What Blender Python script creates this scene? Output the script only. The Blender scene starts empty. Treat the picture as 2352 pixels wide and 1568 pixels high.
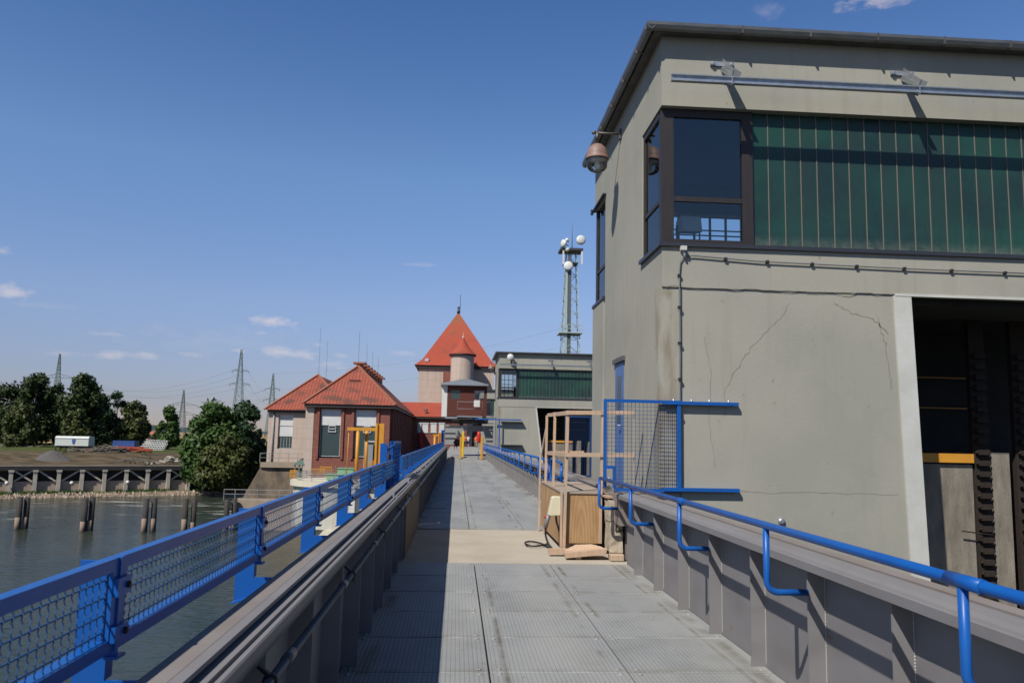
import bpy, math, random
from mathutils import Vector, Matrix
random.seed(7)
S = bpy.context.scene
COL = S.collection
R = math.radians
# ------------------------------------------------------------------ camera
F, PITCH, YAW, ROLL = 1850.0, 0.1193007, 0.0659029, 0.0205472      # focal length in units of a 2352 wide frame
EYE = Vector((0, 0, 1.65))
fw = Vector((math.sin(YAW)*math.cos(PITCH), math.cos(YAW)*math.cos(PITCH), math.sin(PITCH)))
r0 = Vector((math.cos(YAW), -math.sin(YAW), 0)); u0 = r0.cross(fw)
rt = r0*math.cos(ROLL) + u0*math.sin(ROLL); up = -r0*math.sin(ROLL) + u0*math.cos(ROLL)
cam = bpy.data.cameras.new('camera'); co = bpy.data.objects.new('camera', cam); COL.objects.link(co)
M = Matrix((rt, up, -fw)).transposed().to_4x4(); M.translation = EYE; co.matrix_world = M
cam.sensor_width = 36; cam.lens = F/2352*36; cam.clip_start = 0.05; cam.clip_end = 12000
cam.dof.use_dof = True; cam.dof.focus_distance = 6.5; cam.dof.aperture_fstop = 5.6
S.camera = co
S.render.resolution_x = 1024; S.render.resolution_y = 682
# ------------------------------------------------------------------ sky and sun
S.view_settings.view_transform = 'Standard'; S.view_settings.look = 'None'
S.view_settings.exposure = 0.28; S.view_settings.gamma = 1
SUNV = Vector((.38, .46, -.67)).normalized()
EL = math.asin(-SUNV.z); AZ = math.atan2(-SUNV.x, -SUNV.y)
sun = bpy.data.lights.new('sun', 'SUN'); sun.energy = 5.0; sun.angle = R(0.53); sun.color = (1, .95, .87)
so = bpy.data.objects.new('sun', sun); COL.objects.link(so)
so.rotation_euler = SUNV.to_track_quat('-Z', 'Y').to_euler(); so.location = (-20, -30, 40)
W = bpy.data.worlds.new('World'); S.world = W; W.use_nodes = True
nt = W.node_tree; nt.nodes.clear()
def N(t, **k):
    n = nt.nodes.new(t)
    for a, b in k.items(): setattr(n, a, b)
    return n
def LK(a, b): nt.links.new(a, b)
def mth(op, a, b=None, c=None, clamp=False):
    n = N('ShaderNodeMath', operation=op, use_clamp=clamp)
    for i, v in enumerate((a, b, c)):
        if v is None: continue
        if isinstance(v, (int, float)): n.inputs[i].default_value = v
        else: LK(v, n.inputs[i])
    return n.outputs[0]
sky = N('ShaderNodeTexSky', sky_type='NISHITA', sun_disc=False, sun_elevation=EL, sun_rotation=AZ)
sky.altitude = 50; sky.air_density = 1.0; sky.dust_density = 0.25; sky.ozone_density = 3.5
tc = N('ShaderNodeTexCoord'); sp = N('ShaderNodeSeparateXYZ'); LK(tc.outputs['Generated'], sp.inputs[0])
azn = mth('ARCTAN2', sp.outputs[0], sp.outputs[1]); eln = mth('ARCSINE', sp.outputs[2])
def ray(px, py): return (fw + rt*((px-1176)/F) - up*((py-784)/F)).normalized()
mp = N('ShaderNodeMapping'); mp.inputs['Scale'].default_value = (1, 1, 2.2); LK(tc.outputs['Generated'], mp.inputs[0])
nz = N('ShaderNodeTexNoise'); nz.inputs['Scale'].default_value = 42; nz.inputs['Detail'].default_value = 6; nz.inputs['Roughness'].default_value = .62; LK(mp.outputs[0], nz.inputs['Vector'])
nn = mth('SUBTRACT', nz.outputs['Fac'], .5)
tot = None
for (cx, cy, wx, wy, st) in ((20,670,42,17,.75),(6,577,14,10,.55),(628,740,58,13,.8),(600,765,22,6,.3),(430,812,26,8,.5),(245,814,60,10,.6),(330,815,34,8,.5),(245,766,34,5,.35),(545,806,26,8,.75),(655,808,62,13,.7),(765,838,34,12,.6),(782,815,26,8,.4),(930,810,36,8,.35),(960,608,34,6,.3),(1755,22,34,20,.28),(2025,2,75,18,.8),(730,792,16,5,.35),(90,700,90,8,.15),(150,812,40,6,.25),(500,780,200,40,.10)):
    d = ray(cx, cy); a0 = math.atan2(d.x, d.y); e0 = math.asin(d.z)
    dx = mth('MULTIPLY', mth('SUBTRACT', azn, a0), F/wx*.95); dy = mth('MULTIPLY', mth('SUBTRACT', eln, e0), F/wy*.95)
    rr = mth('SQRT', mth('ADD', mth('MULTIPLY', dx, dx), mth('MULTIPLY', dy, dy)))
    v = mth('MULTIPLY', mth('ADD', mth('SUBTRACT', 1.0, rr), mth('MULTIPLY', nn, 3.2)), st*.9, clamp=True)
    v = mth('MINIMUM', v, st)
    tot = v if tot is None else mth('MAXIMUM', tot, v)
tot = mth('MULTIPLY', tot, .62)
mx = N('ShaderNodeMix', data_type='RGBA'); LK(tot, mx.inputs['Factor'])
hs = N('ShaderNodeHueSaturation'); hs.inputs['Saturation'].default_value = 1.12; LK(sky.outputs[0], hs.inputs['Color'])
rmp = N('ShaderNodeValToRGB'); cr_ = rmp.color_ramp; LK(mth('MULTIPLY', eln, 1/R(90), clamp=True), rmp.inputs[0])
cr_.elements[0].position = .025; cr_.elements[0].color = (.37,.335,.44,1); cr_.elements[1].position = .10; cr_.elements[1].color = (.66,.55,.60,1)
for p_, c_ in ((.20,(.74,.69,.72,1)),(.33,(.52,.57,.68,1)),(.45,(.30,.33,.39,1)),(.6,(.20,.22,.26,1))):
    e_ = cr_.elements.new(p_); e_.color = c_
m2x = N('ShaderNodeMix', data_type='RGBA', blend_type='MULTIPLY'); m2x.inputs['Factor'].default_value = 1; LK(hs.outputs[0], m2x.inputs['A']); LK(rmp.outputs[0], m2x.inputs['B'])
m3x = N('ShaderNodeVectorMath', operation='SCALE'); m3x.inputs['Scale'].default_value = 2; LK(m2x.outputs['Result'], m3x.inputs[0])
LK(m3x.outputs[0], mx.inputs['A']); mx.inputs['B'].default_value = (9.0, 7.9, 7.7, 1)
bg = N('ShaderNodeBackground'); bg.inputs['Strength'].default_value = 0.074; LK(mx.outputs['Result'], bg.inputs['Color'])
wo = N('ShaderNodeOutputWorld'); LK(bg.outputs[0], wo.inputs[0])

# ------------------------------------------------------------------ where things stand: a distance along the walkway, a side offset or a height
def atY(px, py, Y):
    d = ray(px, py); return EYE + d*((Y-EYE.y)/d.y)
def atX(px, py, X):
    d = ray(px, py); return EYE + d*((X-EYE.x)/d.x)
def atZ(px, py, Z):
    d = ray(px, py); return EYE + d*((Z-EYE.z)/d.z)

# ------------------------------------------------------------------ materials
def material(name, col, rough=.6, metal=0, col2=None, nscale=3, ndetail=5, nmix=.5, stretch=(1,1,1), bump=0, bscale=30, spec=.4, extra=None, rvar=0, alpha=None):
    m = bpy.data.materials.new(name); m.use_nodes = True
    t = m.node_tree; b = t.nodes['Principled BSDF']
    b.inputs['Roughness'].default_value = rough; b.inputs['Metallic'].default_value = metal
    b.inputs['Specular IOR Level'].default_value = spec
    if name == 'water': b.inputs['IOR'].default_value = 1.33
    g = t.nodes.new('ShaderNodeNewGeometry')
    mpn = t.nodes.new('ShaderNodeMapping'); mpn.inputs['Scale'].default_value = stretch
    t.links.new(g.outputs['Position'], mpn.inputs[0])
    c = None
    if col2:
        n = t.nodes.new('ShaderNodeTexNoise'); n.inputs['Scale'].default_value = nscale; n.inputs['Detail'].default_value = ndetail; n.inputs['Roughness'].default_value = .65
        t.links.new(mpn.outputs[0], n.inputs['Vector'])
        cr = t.nodes.new('ShaderNodeMapRange'); cr.inputs['From Min'].default_value = .5-nmix*.4; cr.inputs['From Max'].default_value = .5+nmix*.5
        t.links.new(n.outputs['Fac'], cr.inputs['Value'])
        x = t.nodes.new('ShaderNodeMix'); x.data_type = 'RGBA'
        x.inputs['A'].default_value = (*col, 1); x.inputs['B'].default_value = (*col2, 1)
        t.links.new(cr.outputs[0], x.inputs['Factor']); c = x.outputs['Result']
        if rvar:
            ma = t.nodes.new('ShaderNodeMath'); ma.operation = 'MULTIPLY_ADD'; ma.inputs[1].default_value = rvar; ma.inputs[2].default_value = rough-rvar/2
            t.links.new(n.outputs['Fac'], ma.inputs[0]); t.links.new(ma.outputs[0], b.inputs['Roughness'])
    if extra: c = extra(t, g, c, col)
    K = 1 if name == 'water' else .74
    if c is None: b.inputs['Base Color'].default_value = (*(v*K for v in col), 1)
    else:
        kx = t.nodes.new('ShaderNodeMix'); kx.data_type = 'RGBA'; kx.blend_type = 'MULTIPLY'; kx.inputs['Factor'].default_value = 1
        kx.inputs['B'].default_value = (K, K, K, 1); t.links.new(c, kx.inputs['A']); t.links.new(kx.outputs['Result'], b.inputs['Base Color'])
    if bump:
        n2 = t.nodes.new('ShaderNodeTexNoise'); n2.inputs['Scale'].default_value = bscale; n2.inputs['Detail'].default_value = 4
        t.links.new(mpn.outputs[0], n2.inputs['Vector'])
        bp = t.nodes.new('ShaderNodeBump'); bp.inputs['Strength'].default_value = bump; bp.inputs['Distance'].default_value = .02
        t.links.new(n2.outputs['Fac'], bp.inputs['Height'])
        if b.inputs['Normal'].is_linked: pass
        else: t.links.new(bp.outputs[0], b.inputs['Normal'])
    return m
class T:      # small helper for node maths inside a material
    def __init__(s, t): s.t = t
    def m(s, op, a, b=None, c=None, clamp=False):
        n = s.t.nodes.new('ShaderNodeMath'); n.operation = op; n.use_clamp = clamp
        for i, v in enumerate((a, b, c)):
            if v is None: continue
            if isinstance(v, (int, float)): n.inputs[i].default_value = v
            else: s.t.links.new(v, n.inputs[i])
        return n.outputs[0]
    def noise(s, vec, scale, detail=4, stretch=None):
        if stretch:
            mm = s.t.nodes.new('ShaderNodeMapping'); mm.inputs['Scale'].default_value = stretch; s.t.links.new(vec, mm.inputs[0]); vec = mm.outputs[0]
        n = s.t.nodes.new('ShaderNodeTexNoise'); n.inputs['Scale'].default_value = scale; n.inputs['Detail'].default_value = detail
        s.t.links.new(vec, n.inputs['Vector']); return n.outputs['Fac']
    def mix(s, f, a, b):
        n = s.t.nodes.new('ShaderNodeMix'); n.data_type = 'RGBA'
        for k, v in (('Factor', f), ('A', a), ('B', b)):
            if isinstance(v, tuple): n.inputs[k].default_value = (*v, 1)
            elif isinstance(v, (int, float)): n.inputs[k].default_value = v
            else: s.t.links.new(v, n.inputs[k])
        return n.outputs['Result']
    def rng(s, v, a, b, lo=0, hi=1):
        n = s.t.nodes.new('ShaderNodeMapRange'); s.t.links.new(v, n.inputs['Value'])
        for k, x in (('From Min', a), ('From Max', b), ('To Min', lo), ('To Max', hi)): n.inputs[k].default_value = x
        return n.outputs[0]
    def sep(s, vec):
        n = s.t.nodes.new('ShaderNodeSeparateXYZ'); s.t.links.new(vec, n.inputs[0]); return n.outputs

def wall_paint(t, g, c, col):
    h = T(t); P = g.outputs['Position']
    st = h.noise(P, 2.0, 6, (3.2, 3.2, .22)); f = h.rng(st, .54, .78, 0, .38)
    c = h.mix(f, c, (.27, .235, .17))
    bl = h.noise(P, .45, 5); c = h.mix(h.rng(bl, .42, .62, 0, .5), c, (.295, .30, .262))
    b2 = h.noise(P, 1.3, 4, (1, 1, .7)); c = h.mix(h.rng(b2, .50, .54, 0, .22), c, (.42, .40, .34))
    q = h.sep(P); e_ = h.m('MULTIPLY', h.m('MULTIPLY', h.rng(q[0], 3.12, 2.92, 0, 1), h.rng(h.m('FRACT', h.m('MULTIPLY', h.m('SUBTRACT', q[1], 10.8), 1/44.5)), .008, .004, .15, 1)), h.m('MULTIPLY', h.rng(q[2], 3.85, 3.7, 0, 1), h.rng(h.noise(P, 2.6, 5, (2, 2, .5)), .40, .58, 0, .75)))
    c = h.mix(e_, c, (.25, .20, .135))
    fine = h.noise(P, 38, 3); c = h.mix(h.rng(fine, .3, .75, 0, .16), c, (.23, .225, .195))
    spk = h.noise(P, 9, 2); c = h.mix(h.rng(spk, .72, .78, 0, .5), c, (.20, .15, .09))
    return c
def brick(t, g, c, col):
    h = T(t); P = h.sep(g.outputs['Position'])
    x = h.m('ADD', P[0], P[1])
    cb = t.nodes.new('ShaderNodeCombineXYZ'); t.links.new(x, cb.inputs[0]); t.links.new(P[2], cb.inputs[1])
    b = t.nodes.new('ShaderNodeTexBrick'); t.links.new(cb.outputs[0], b.inputs['Vector'])
    b.inputs['Scale'].default_value = 1; b.inputs['Brick Width'].default_value = .26; b.inputs['Row Height'].default_value = .083; b.inputs['Mortar Size'].default_value = .01
    k = col
    b.inputs['Color1'].default_value = (k[0]*1.2, k[1]*1.1, k[2]*1.1, 1); b.inputs['Color2'].default_value = (k[0]*.75, k[1]*.8, k[2]*.85, 1); b.inputs['Mortar'].default_value = (.16, .12, .10, 1)
    n = h.noise(g.outputs['Position'], .9, 5)
    return h.mix(h.rng(n, .4, .75, 0, .5), b.outputs['Color'], (k[0]*.6, k[1]*.6, k[2]*.7))
def roof_tiles(t, g, c, col):
    h = T(t); P = h.sep(g.outputs['Position'])
    NN = h.sep(g.outputs['True Normal']); side = h.m('GREATER_THAN', h.m('ABSOLUTE', NN[0]), h.m('ABSOLUTE', NN[1]))
    u = h.m('ADD', h.m('MULTIPLY', P[1], side), h.m('MULTIPLY', P[0], h.m('SUBTRACT', 1, side)))
    a = h.m('SINE', h.m('MULTIPLY', u, 17.0))
    z = h.m('FRACT', h.m('MULTIPLY', P[2], 4.2))
    c = h.mix(h.rng(a, -.2, 1, 0, .62), c, (col[0]*.38, col[1]*.35, col[2]*.4))
    c = h.mix(h.rng(z, .8, 1, 0, .4), c, (col[0]*.35, col[1]*.35, col[2]*.4))
    n = h.noise(g.outputs['Position'], .55, 7); c = h.mix(h.rng(n, .52, .62, 0, .8), c, (.10, .05, .038))
    n = h.noise(g.outputs['Position'], 2.2, 3); c = h.mix(h.rng(n, .6, .7, 0, .5), c, (.45, .17, .09))
    return c
def roof_fine(t, g, c, col):
    h = T(t); P = h.sep(g.outputs['Position'])
    z = h.m('FRACT', h.m('MULTIPLY', P[2], 2.4)); c = h.mix(h.rng(z, .7, 1, 0, .28), c, (col[0]*.5, col[1]*.5, col[2]*.5))
    n = h.noise(g.outputs['Position'], .5, 7); c = h.mix(h.rng(n, .5, .68, 0, .55), c, (.22, .06, .04))
    c = h.mix(h.m('MULTIPLY', h.rng(P[2], 19, 23, 0, .6), h.rng(n, .35, .6, .3, 1)), c, (.24, .13, .05))
    return c
def blocks(t, g, c, col):
    h = T(t); P = h.sep(g.outputs['Position'])
    zz = h.m('FRACT', h.m('MULTIPLY', P[2], 1/1.15)); xx = h.m('FRACT', h.m('MULTIPLY', h.m('ADD', P[0], P[1]), 1/2.3))
    j = h.m('MAXIMUM', h.rng(zz, .95, .98, 0, 1), h.rng(xx, .975, .99, 0, .8))
    c = h.mix(h.m('MULTIPLY', j, .45), c, (.2, .16, .13))
    st = h.noise(g.outputs['Position'], 1.0, 5, (2.5, 2.5, .2)); return h.mix(h.rng(st, .5, .75, 0, .45), c, (.32, .26, .2))
def grating(t, g, c, col):
    h = T(t); P = g.outputs['Position']; s = h.sep(P)
    lx = h.m('FRACT', h.m('MULTIPLY', h.m('SUBTRACT', s[0], .28), 1/.0333))
    ly = h.m('FRACT', h.m('MULTIPLY', s[1], 1/.0111))
    groove = h.m('MULTIPLY', h.rng(lx, .62, .78, 0, 1), h.rng(lx, .97, .82, 0, 1))
    cx = h.m('FLOOR', h.m('SUBTRACT', s[0], .28)); cy = h.m('FLOOR', h.m('ADD', s[1], .05))
    wn = t.nodes.new('ShaderNodeTexWhiteNoise'); cb = t.nodes.new('ShaderNodeCombineXYZ')
    t.links.new(cx, cb.inputs[0]); t.links.new(cy, cb.inputs[1]); t.links.new(cb.outputs[0], wn.inputs['Vector'])
    c = h.mix(h.rng(wn.outputs['Value'], 0, 1, 0, .9), c, (.36, .37, .37))
    c = h.mix(h.m('MULTIPLY', groove, .34), c, (.15, .16, .165))
    c = h.mix(h.m('MULTIPLY', h.rng(ly, .5, .9, 0, 1), .12), c, (.15, .16, .165))
    # oily brown run-off along the joints
    n = h.noise(P, 1.1, 3); n2 = h.noise(P, 7, 4)
    def joint(x0, w):
        d = h.m('ABSOLUTE', h.m('SUBTRACT', s[0], x0)); return h.m('MULTIPLY', h.rng(d, w, w*.35, 0, 1), h.m('MULTIPLY', h.rng(n, .46, .56, 0, 1), h.rng(n2, .3, .55, .3, 1)))
    j = h.m('MAXIMUM', joint(1.17, .035), h.m('MAXIMUM', joint(1.37, .03), h.m('MAXIMUM', h.m('MAXIMUM', joint(2.12, .03), h.m('MAXIMUM', joint(2.22, .07), joint(-.62, .09))), joint(.40, .03))))
    c = h.mix(h.m('MULTIPLY', j, .7), c, (.10, .075, .035))
    sp_ = h.noise(P, 26, 2); c = h.mix(h.m('MULTIPLY', h.rng(sp_, .68, .73, 0, 1), .65), c, (.07, .065, .055))
    d2 = h.noise(P, 2.3, 5); c = h.mix(h.rng(d2, .5, .8, 0, .35), c, (.20, .185, .15))
    d3 = h.noise(P, .7, 6, (2.2, .5, 1)); c = h.mix(h.rng(d3, .44, .6, 0, .5), c, (.42, .42, .395))
    fy = h.m('FRACT', h.m('ADD', s[1], .05)); ed = h.m('MULTIPLY', h.rng(fy, .10, .0, 0, 1), h.rng(h.noise(P, 3, 4), .4, .6, 0, .5)); c = h.mix(ed, c, (.13, .11, .08))
    b = t.nodes['Principled BSDF']
    bp = t.nodes.new('ShaderNodeBump'); bp.inputs['Strength'].default_value = .5; bp.inputs['Distance'].default_value = .004; bp.invert = True
    t.links.new(groove, bp.inputs['Height']); t.links.new(bp.outputs[0], b.inputs['Normal'])
    return c
def dirty_paint(t, g, c, col):
    h = T(t); P = g.outputs['Position']
    n = h.noise(P, 2.2, 6, (1, .6, 2)); c = h.mix(h.rng(n, .48, .72, 0, .4), c, (col[0]*.62, col[1]*.58, col[2]*.55))
    r = h.noise(P, 5, 5, (3, .5, 1)); c = h.mix(h.rng(r, .70, .76, 0, .75), c, (.22, .10, .05))
    return c
def worn_paint(t, g, c, col):
    h = T(t); P = g.outputs['Position']
    n = h.noise(P, 6, 6, (1, .5, 1)); c = h.mix(h.rng(n, .5, .8, 0, .35), c, (col[0]+.03, col[1]*.8+.02, col[2]*.7))
    k = h.noise(P, 40, 3); return h.mix(h.rng(k, .74, .77, 0, .8), c, (.05, .04, .045))
def wood(t, g, c, col):
    h = T(t); P = g.outputs['Position']
    w = t.nodes.new('ShaderNodeTexWave'); w.wave_type = 'RINGS'; w.rings_direction = 'Y'
    mm = t.nodes.new('ShaderNodeMapping'); mm.inputs['Scale'].default_value = (3.4, .3, .55); mm.inputs['Location'].default_value = (-6.3, 0, -.1)
    t.links.new(P, mm.inputs[0]); t.links.new(mm.outputs[0], w.inputs['Vector'])
    w.inputs['Scale'].default_value = 2.2; w.inputs['Distortion'].default_value = 3.5; w.inputs['Detail'].default_value = 3; w.inputs['Detail Scale'].default_value = .9
    c = h.mix(h.m('MULTIPLY', w.outputs['Fac'], .45), c, (col[0]*.6, col[1]*.5, col[2]*.4))
    n = h.noise(P, 3, 5, (1, 1, .5)); c = h.mix(h.rng(n, .5, .7, 0, .55), c, (col[0]*.55, col[1]*.42, col[2]*.32))
    return c
def grain(t, g, c, col):
    h = T(t); P = g.outputs['Position']
    n = h.noise(P, 14, 5, (4, 4, .5)); c = h.mix(h.rng(n, .4, .75, 0, .5), c, (col[0]*.6, col[1]*.5, col[2]*.42))
    n = h.noise(P, 1.5, 3); kn = h.noise(P, 11, 2); c = h.mix(h.rng(kn, .70, .73, 0, .7), c, (.16, .09, .05)); return h.mix(h.rng(n, .5, .66, 0, .5), c, (.40, .35, .29))
def sandy(t, g, c, col):
    h = T(t); P = g.outputs['Position']
    n = h.noise(P, 1.2, 6); c = h.mix(h.rng(n, .45, .75, 0, .4), c, (.30, .24, .16))
    n = h.noise(P, 9, 3, (.5, 2, 1)); return h.mix(h.rng(n, .68, .74, 0, .5), c, (.22, .16, .09))
def stained(t, g, c, col):
    h = T(t); P = g.outputs['Position']
    n = h.noise(P, .8, 6, (2, 2, .3)); c = h.mix(h.rng(n, .48, .66, 0, .6), c, (col[0]*.42, col[1]*.4, col[2]*.36))
    z = h.sep(P)[2]; return h.mix(h.rng(z, -6.6, -7.6, 0, .75), c, (.07, .07, .045))
def water(t, g, c, col):
    h = T(t); P = g.outputs['Position']; s = h.sep(P)
    f = h.noise(P, .55, 7, (.3, 1.3, 1)); f2 = h.noise(P, .06, 3)
    r = h.m('MULTIPLY', h.rng(s[1], 88, 97, 0, 1), h.rng(s[1], 128, 112, 0, 1))
    f = h.m('MULTIPLY', h.m('MULTIPLY', h.rng(f, .57, .66, 0, 1), h.rng(f2, .43, .54, 0, 1)), r)
    b = t.nodes['Principled BSDF']
    rip = h.noise(P, 1.6, 6, (.7, 1.4, 1)); rip2 = h.noise(P, .25, 3)
    turb = h.rng(s[1], 78, 92, .75, 1.15)
    hh = h.m('MULTIPLY', h.m('ADD', rip, h.m('MULTIPLY', rip2, 1.4)), turb)
    bp = t.nodes.new('ShaderNodeBump'); bp.inputs['Strength'].default_value = .9; bp.inputs['Distance'].default_value = .16
    t.links.new(hh, bp.inputs['Height']); t.links.new(bp.outputs[0], b.inputs['Normal'])
    return h.mix(f, c, (.6, .62, .6))
def leafy(t, g, c, col):
    h = T(t); n = h.noise(g.outputs['Position'], .45, 3)
    c = h.mix(h.rng(n, .35, .65, 0, 1), c, (col[0]*1.7, col[1]*1.45, col[2]*.9))
    return c
def land(t, g, c, col):
    h = T(t); P = g.outputs['Position']; s = h.sep(P)
    d = h.m('ADD', h.m('MULTIPLY', h.m('ADD', s[0], 62), -.49), h.m('MULTIPLY', h.m('SUBTRACT', s[1], 116), .87))
    n = h.noise(P, .16, 5); n3 = h.noise(P, 1.5, 4); dn = h.m('ADD', d, h.m('MULTIPLY', h.m('SUBTRACT', n, .5), 12))
    n4 = h.noise(P, .9, 6, (.35, 1, 3)); brown = h.mix(h.rng(n4, .35, .65, 0, 1), h.mix(n3, (.20, .145, .09), (.11, .085, .055)), (.065, .055, .035)); grass = h.mix(n3, (.05, .075, .018), (.11, .12, .04))
    rip = h.mix(h.rng(h.noise(P, 2.6, 4), .35, .65, 0, 1), (.34, .27, .20), (.12, .10, .075))
    tan = h.mix(h.noise(P, .02, 3), (.42, .30, .15), (.34, .25, .12))
    green = (.07, .12, .03)
    c = h.mix(h.rng(d, 1.0, 1.6, 0, 1), rip, grass)
    c = h.mix(h.rng(dn, 4, 6, 0, 1), c, brown)
    c = h.mix(h.rng(dn, 24, 30, 0, 1), c, grass)
    c = h.mix(h.rng(dn, 75, 85, 0, 1), c, tan)
    c = h.mix(h.m('MULTIPLY', h.rng(dn, 150, 155, 0, 1), h.rng(dn, 215, 205, 0, 1)), c, green)
    return c

MT = {}
def mk(k, *a, **kw): MT[k] = material(k, *a, **kw)
mk('wall_paint', (.415,.398,.33), .85, col2=(.38,.366,.305), nscale=1.2, bump=.08, bscale=22, extra=wall_paint, spec=.25)
mk('white_trim', (.64,.64,.60), .8, col2=(.50,.50,.45), nscale=2, bump=.06)
mk('zinc', (.33,.35,.37), .38, .85, col2=(.20,.21,.22), nscale=6, extra=None)
mk('gutter_pipe', (.26,.265,.26), .45, .6, col2=(.15,.15,.145), nscale=3, stretch=(1,1,4))
mk('deck_grey', (.34,.335,.32), .85, 0, col2=(.27,.27,.26), nscale=2)
mk('gutter_metal', (.20,.19,.18), .5, .5, col2=(.10,.085,.075), nscale=4)
mk('galvanised', (.52,.55,.57), .42, .7, col2=(.36,.38,.40), nscale=14)
mk('dark_frame', (.024,.020,.020), .5, 0, col2=(.042,.033,.031), nscale=20, stretch=(1,1,.15))
mk('sill_metal', (.045,.048,.06), .4, .2)
mk('blue', (.006,.112,.43), .36, 0, col2=(.010,.085,.35), nscale=3, spec=.28, rvar=.12, extra=worn_paint)
mk('blue_wire', (.012,.07,.20), .5)
mk('girder', (.238,.230,.234), .62, 0, col2=(.208,.200,.203), nscale=2, extra=dirty_paint, spec=.35)
mk('girder_rust', (.255,.238,.23), .7, 0, col2=(.225,.18,.155), nscale=2.5, nmix=.6, extra=dirty_paint)
mk('weld', (.42,.40,.39), .6, 0)
mk('grating', (.268,.272,.262), .6, .1, col2=(.345,.36,.365), nscale=2, extra=grating)
mk('pier_deck', (.45,.40,.325), .9, 0, col2=(.51,.46,.38), nscale=2, bump=.3, extra=sandy)
mk('old_concrete', (.21,.175,.115), .9, 0, col2=(.12,.10,.065), nscale=1.6, stretch=(2,2,.5), bump=.4)
mk('pipe', (.10,.105,.115), .38, .3, col2=(.14,.145,.15), nscale=6)
mk('black', (.012,.012,.013), .6)
mk('plywood', (.47,.29,.14), .7, 0, col2=(.52,.34,.17), nscale=2, extra=wood)
mk('timber', (.56,.385,.26), .8, 0, col2=(.62,.45,.32), nscale=4, extra=grain)
mk('weathered_board', (.43,.34,.26), .85, 0, col2=(.33,.28,.23), nscale=3, extra=grain)
mk('stone', (.55,.46,.34), .9, 0, col2=(.32,.28,.22), nscale=5, bump=.8, bscale=12)
mk('cream_plastic', (.70,.64,.44), .5)
mk('grey_plastic', (.20,.21,.22), .4)
mk('red', (.55,.025,.02), .4)
mk('rubber', (.012,.012,.012), .5)
mk('mesh_dark', (.015,.05,.16), .5)
mk('door_blue', (.10,.18,.40), .5, 0, col2=(.08,.145,.33), nscale=4)
mk('brick', (.30,.088,.055), .9, 0, extra=brick)
mk('brown_clad', (.115,.026,.016), .75, 0, col2=(.095,.022,.014), nscale=6)
mk('roof_red', (.37,.092,.055), .85, 0, col2=(.32,.08,.048), nscale=1.2, extra=roof_tiles, bump=.3)
mk('roof_bright', (.42,.072,.038), .85, 0, col2=(.35,.065,.036), nscale=1.1, bump=.2, extra=roof_fine)
mk('terracotta', (.42,.15,.085), .8, 0, col2=(.30,.12,.08), nscale=2)
mk('pale_blocks', (.58,.47,.39), .85, 0, col2=(.52,.42,.345), nscale=.8, extra=blocks, bump=.2)
mk('eave_dark', (.045,.038,.035), .6)
mk('white', (.72,.72,.70), .6, 0, col2=(.62,.62,.60), nscale=2)
mk('opal_glass', (.70,.72,.70), .35)
mk('dark_glass', (.035,.055,.055), .12, 0, col2=(.05,.085,.08), nscale=2, spec=.6)
mk('slate_glass', (.045,.07,.065), .3, 0, col2=(.055,.082,.078), nscale=1)
mk('frame_pale', (.55,.55,.56), .5)
mk('yellow', (.72,.33,.03), .5, 0, col2=(.60,.27,.03), nscale=3)
mk('yellow_bright', (.72,.52,.03), .5)
mk('orange_cloth', (.85,.17,.03), .8)
mk('white_cloth', (.75,.74,.74), .8)
mk('dark_cloth', (.03,.035,.06), .85)
mk('khaki_cloth', (.40,.33,.22), .85)
mk('skin', (.52,.30,.21), .6)
mk('hair', (.06,.035,.02), .7)
mk('green_box', (.22,.42,.25), .5, 0, col2=(.19,.36,.22), nscale=2)
mk('green_copper', (.16,.25,.20), .7)
mk('pier_white', (.56,.53,.44), .85, 0, col2=(.62,.60,.52), nscale=.7, extra=stained, bump=.2)
mk('pier_cream', (.60,.55,.42), .85, 0, col2=(.66,.61,.48), nscale=1)
mk('dark_masonry', (.21,.16,.11), .95, 0, col2=(.055,.045,.035), nscale=.7, stretch=(1,1,.5), nmix=.35, bump=.4, bscale=3)
mk('ramp_concrete', (.40,.32,.24), .95, 0, col2=(.30,.24,.18), nscale=.8)
mk('water', (.020,.030,.024), .13, 0, col2=(.046,.052,.036), nscale=.05, extra=water, spec=.32)
mk('land', (.1,.1,.05), .95, 0, col2=(.1,.1,.05), extra=land, bump=.6, bscale=2, spec=.1)
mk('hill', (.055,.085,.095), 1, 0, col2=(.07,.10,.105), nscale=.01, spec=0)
mk('leaf_dark', (0.0208,0.0390,0.0104), .6, 0, col2=(0.0390,0.0650,0.0182), nscale=.8, extra=leafy, spec=.25)
mk('leaf_olive', (0.0416,0.0585,0.0169), .6, 0, col2=(0.0715,0.0910,0.0286), nscale=.8, extra=leafy, spec=.25)
mk('leaf_green', (0.0299,0.0702,0.0156), .6, 0, col2=(0.0585,0.1105,0.0234), nscale=.8, extra=leafy, spec=.25)
mk('leaf_bluegreen', (0.0182,0.0468,0.0208), .6, 0, col2=(0.0364,0.0715,0.0286), nscale=.8, extra=leafy, spec=.25)
mk('bark', (.10,.08,.06), .95, 0, col2=(.06,.05,.04), nscale=3)
mk('birch_bark', (.40,.38,.34), .9, 0, col2=(.08,.07,.06), nscale=2, nmix=.4)
mk('quay_concrete', (.30,.26,.21), .9, 0, col2=(.20,.175,.14), nscale=.8, bump=.3)
mk('quay_low', (.52,.40,.31), .9, 0, col2=(.36,.28,.22), nscale=1)
mk('quay_post', (.60,.55,.46), .9, 0, col2=(.42,.38,.32), nscale=1)
mk('gravel', (.13,.12,.115), .95, 0, col2=(.085,.08,.075), nscale=3, bump=.6, bscale=6)
mk('scrap_wood', (.22,.19,.16), .9, 0, col2=(.09,.075,.06), nscale=2, nmix=.4)
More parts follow.
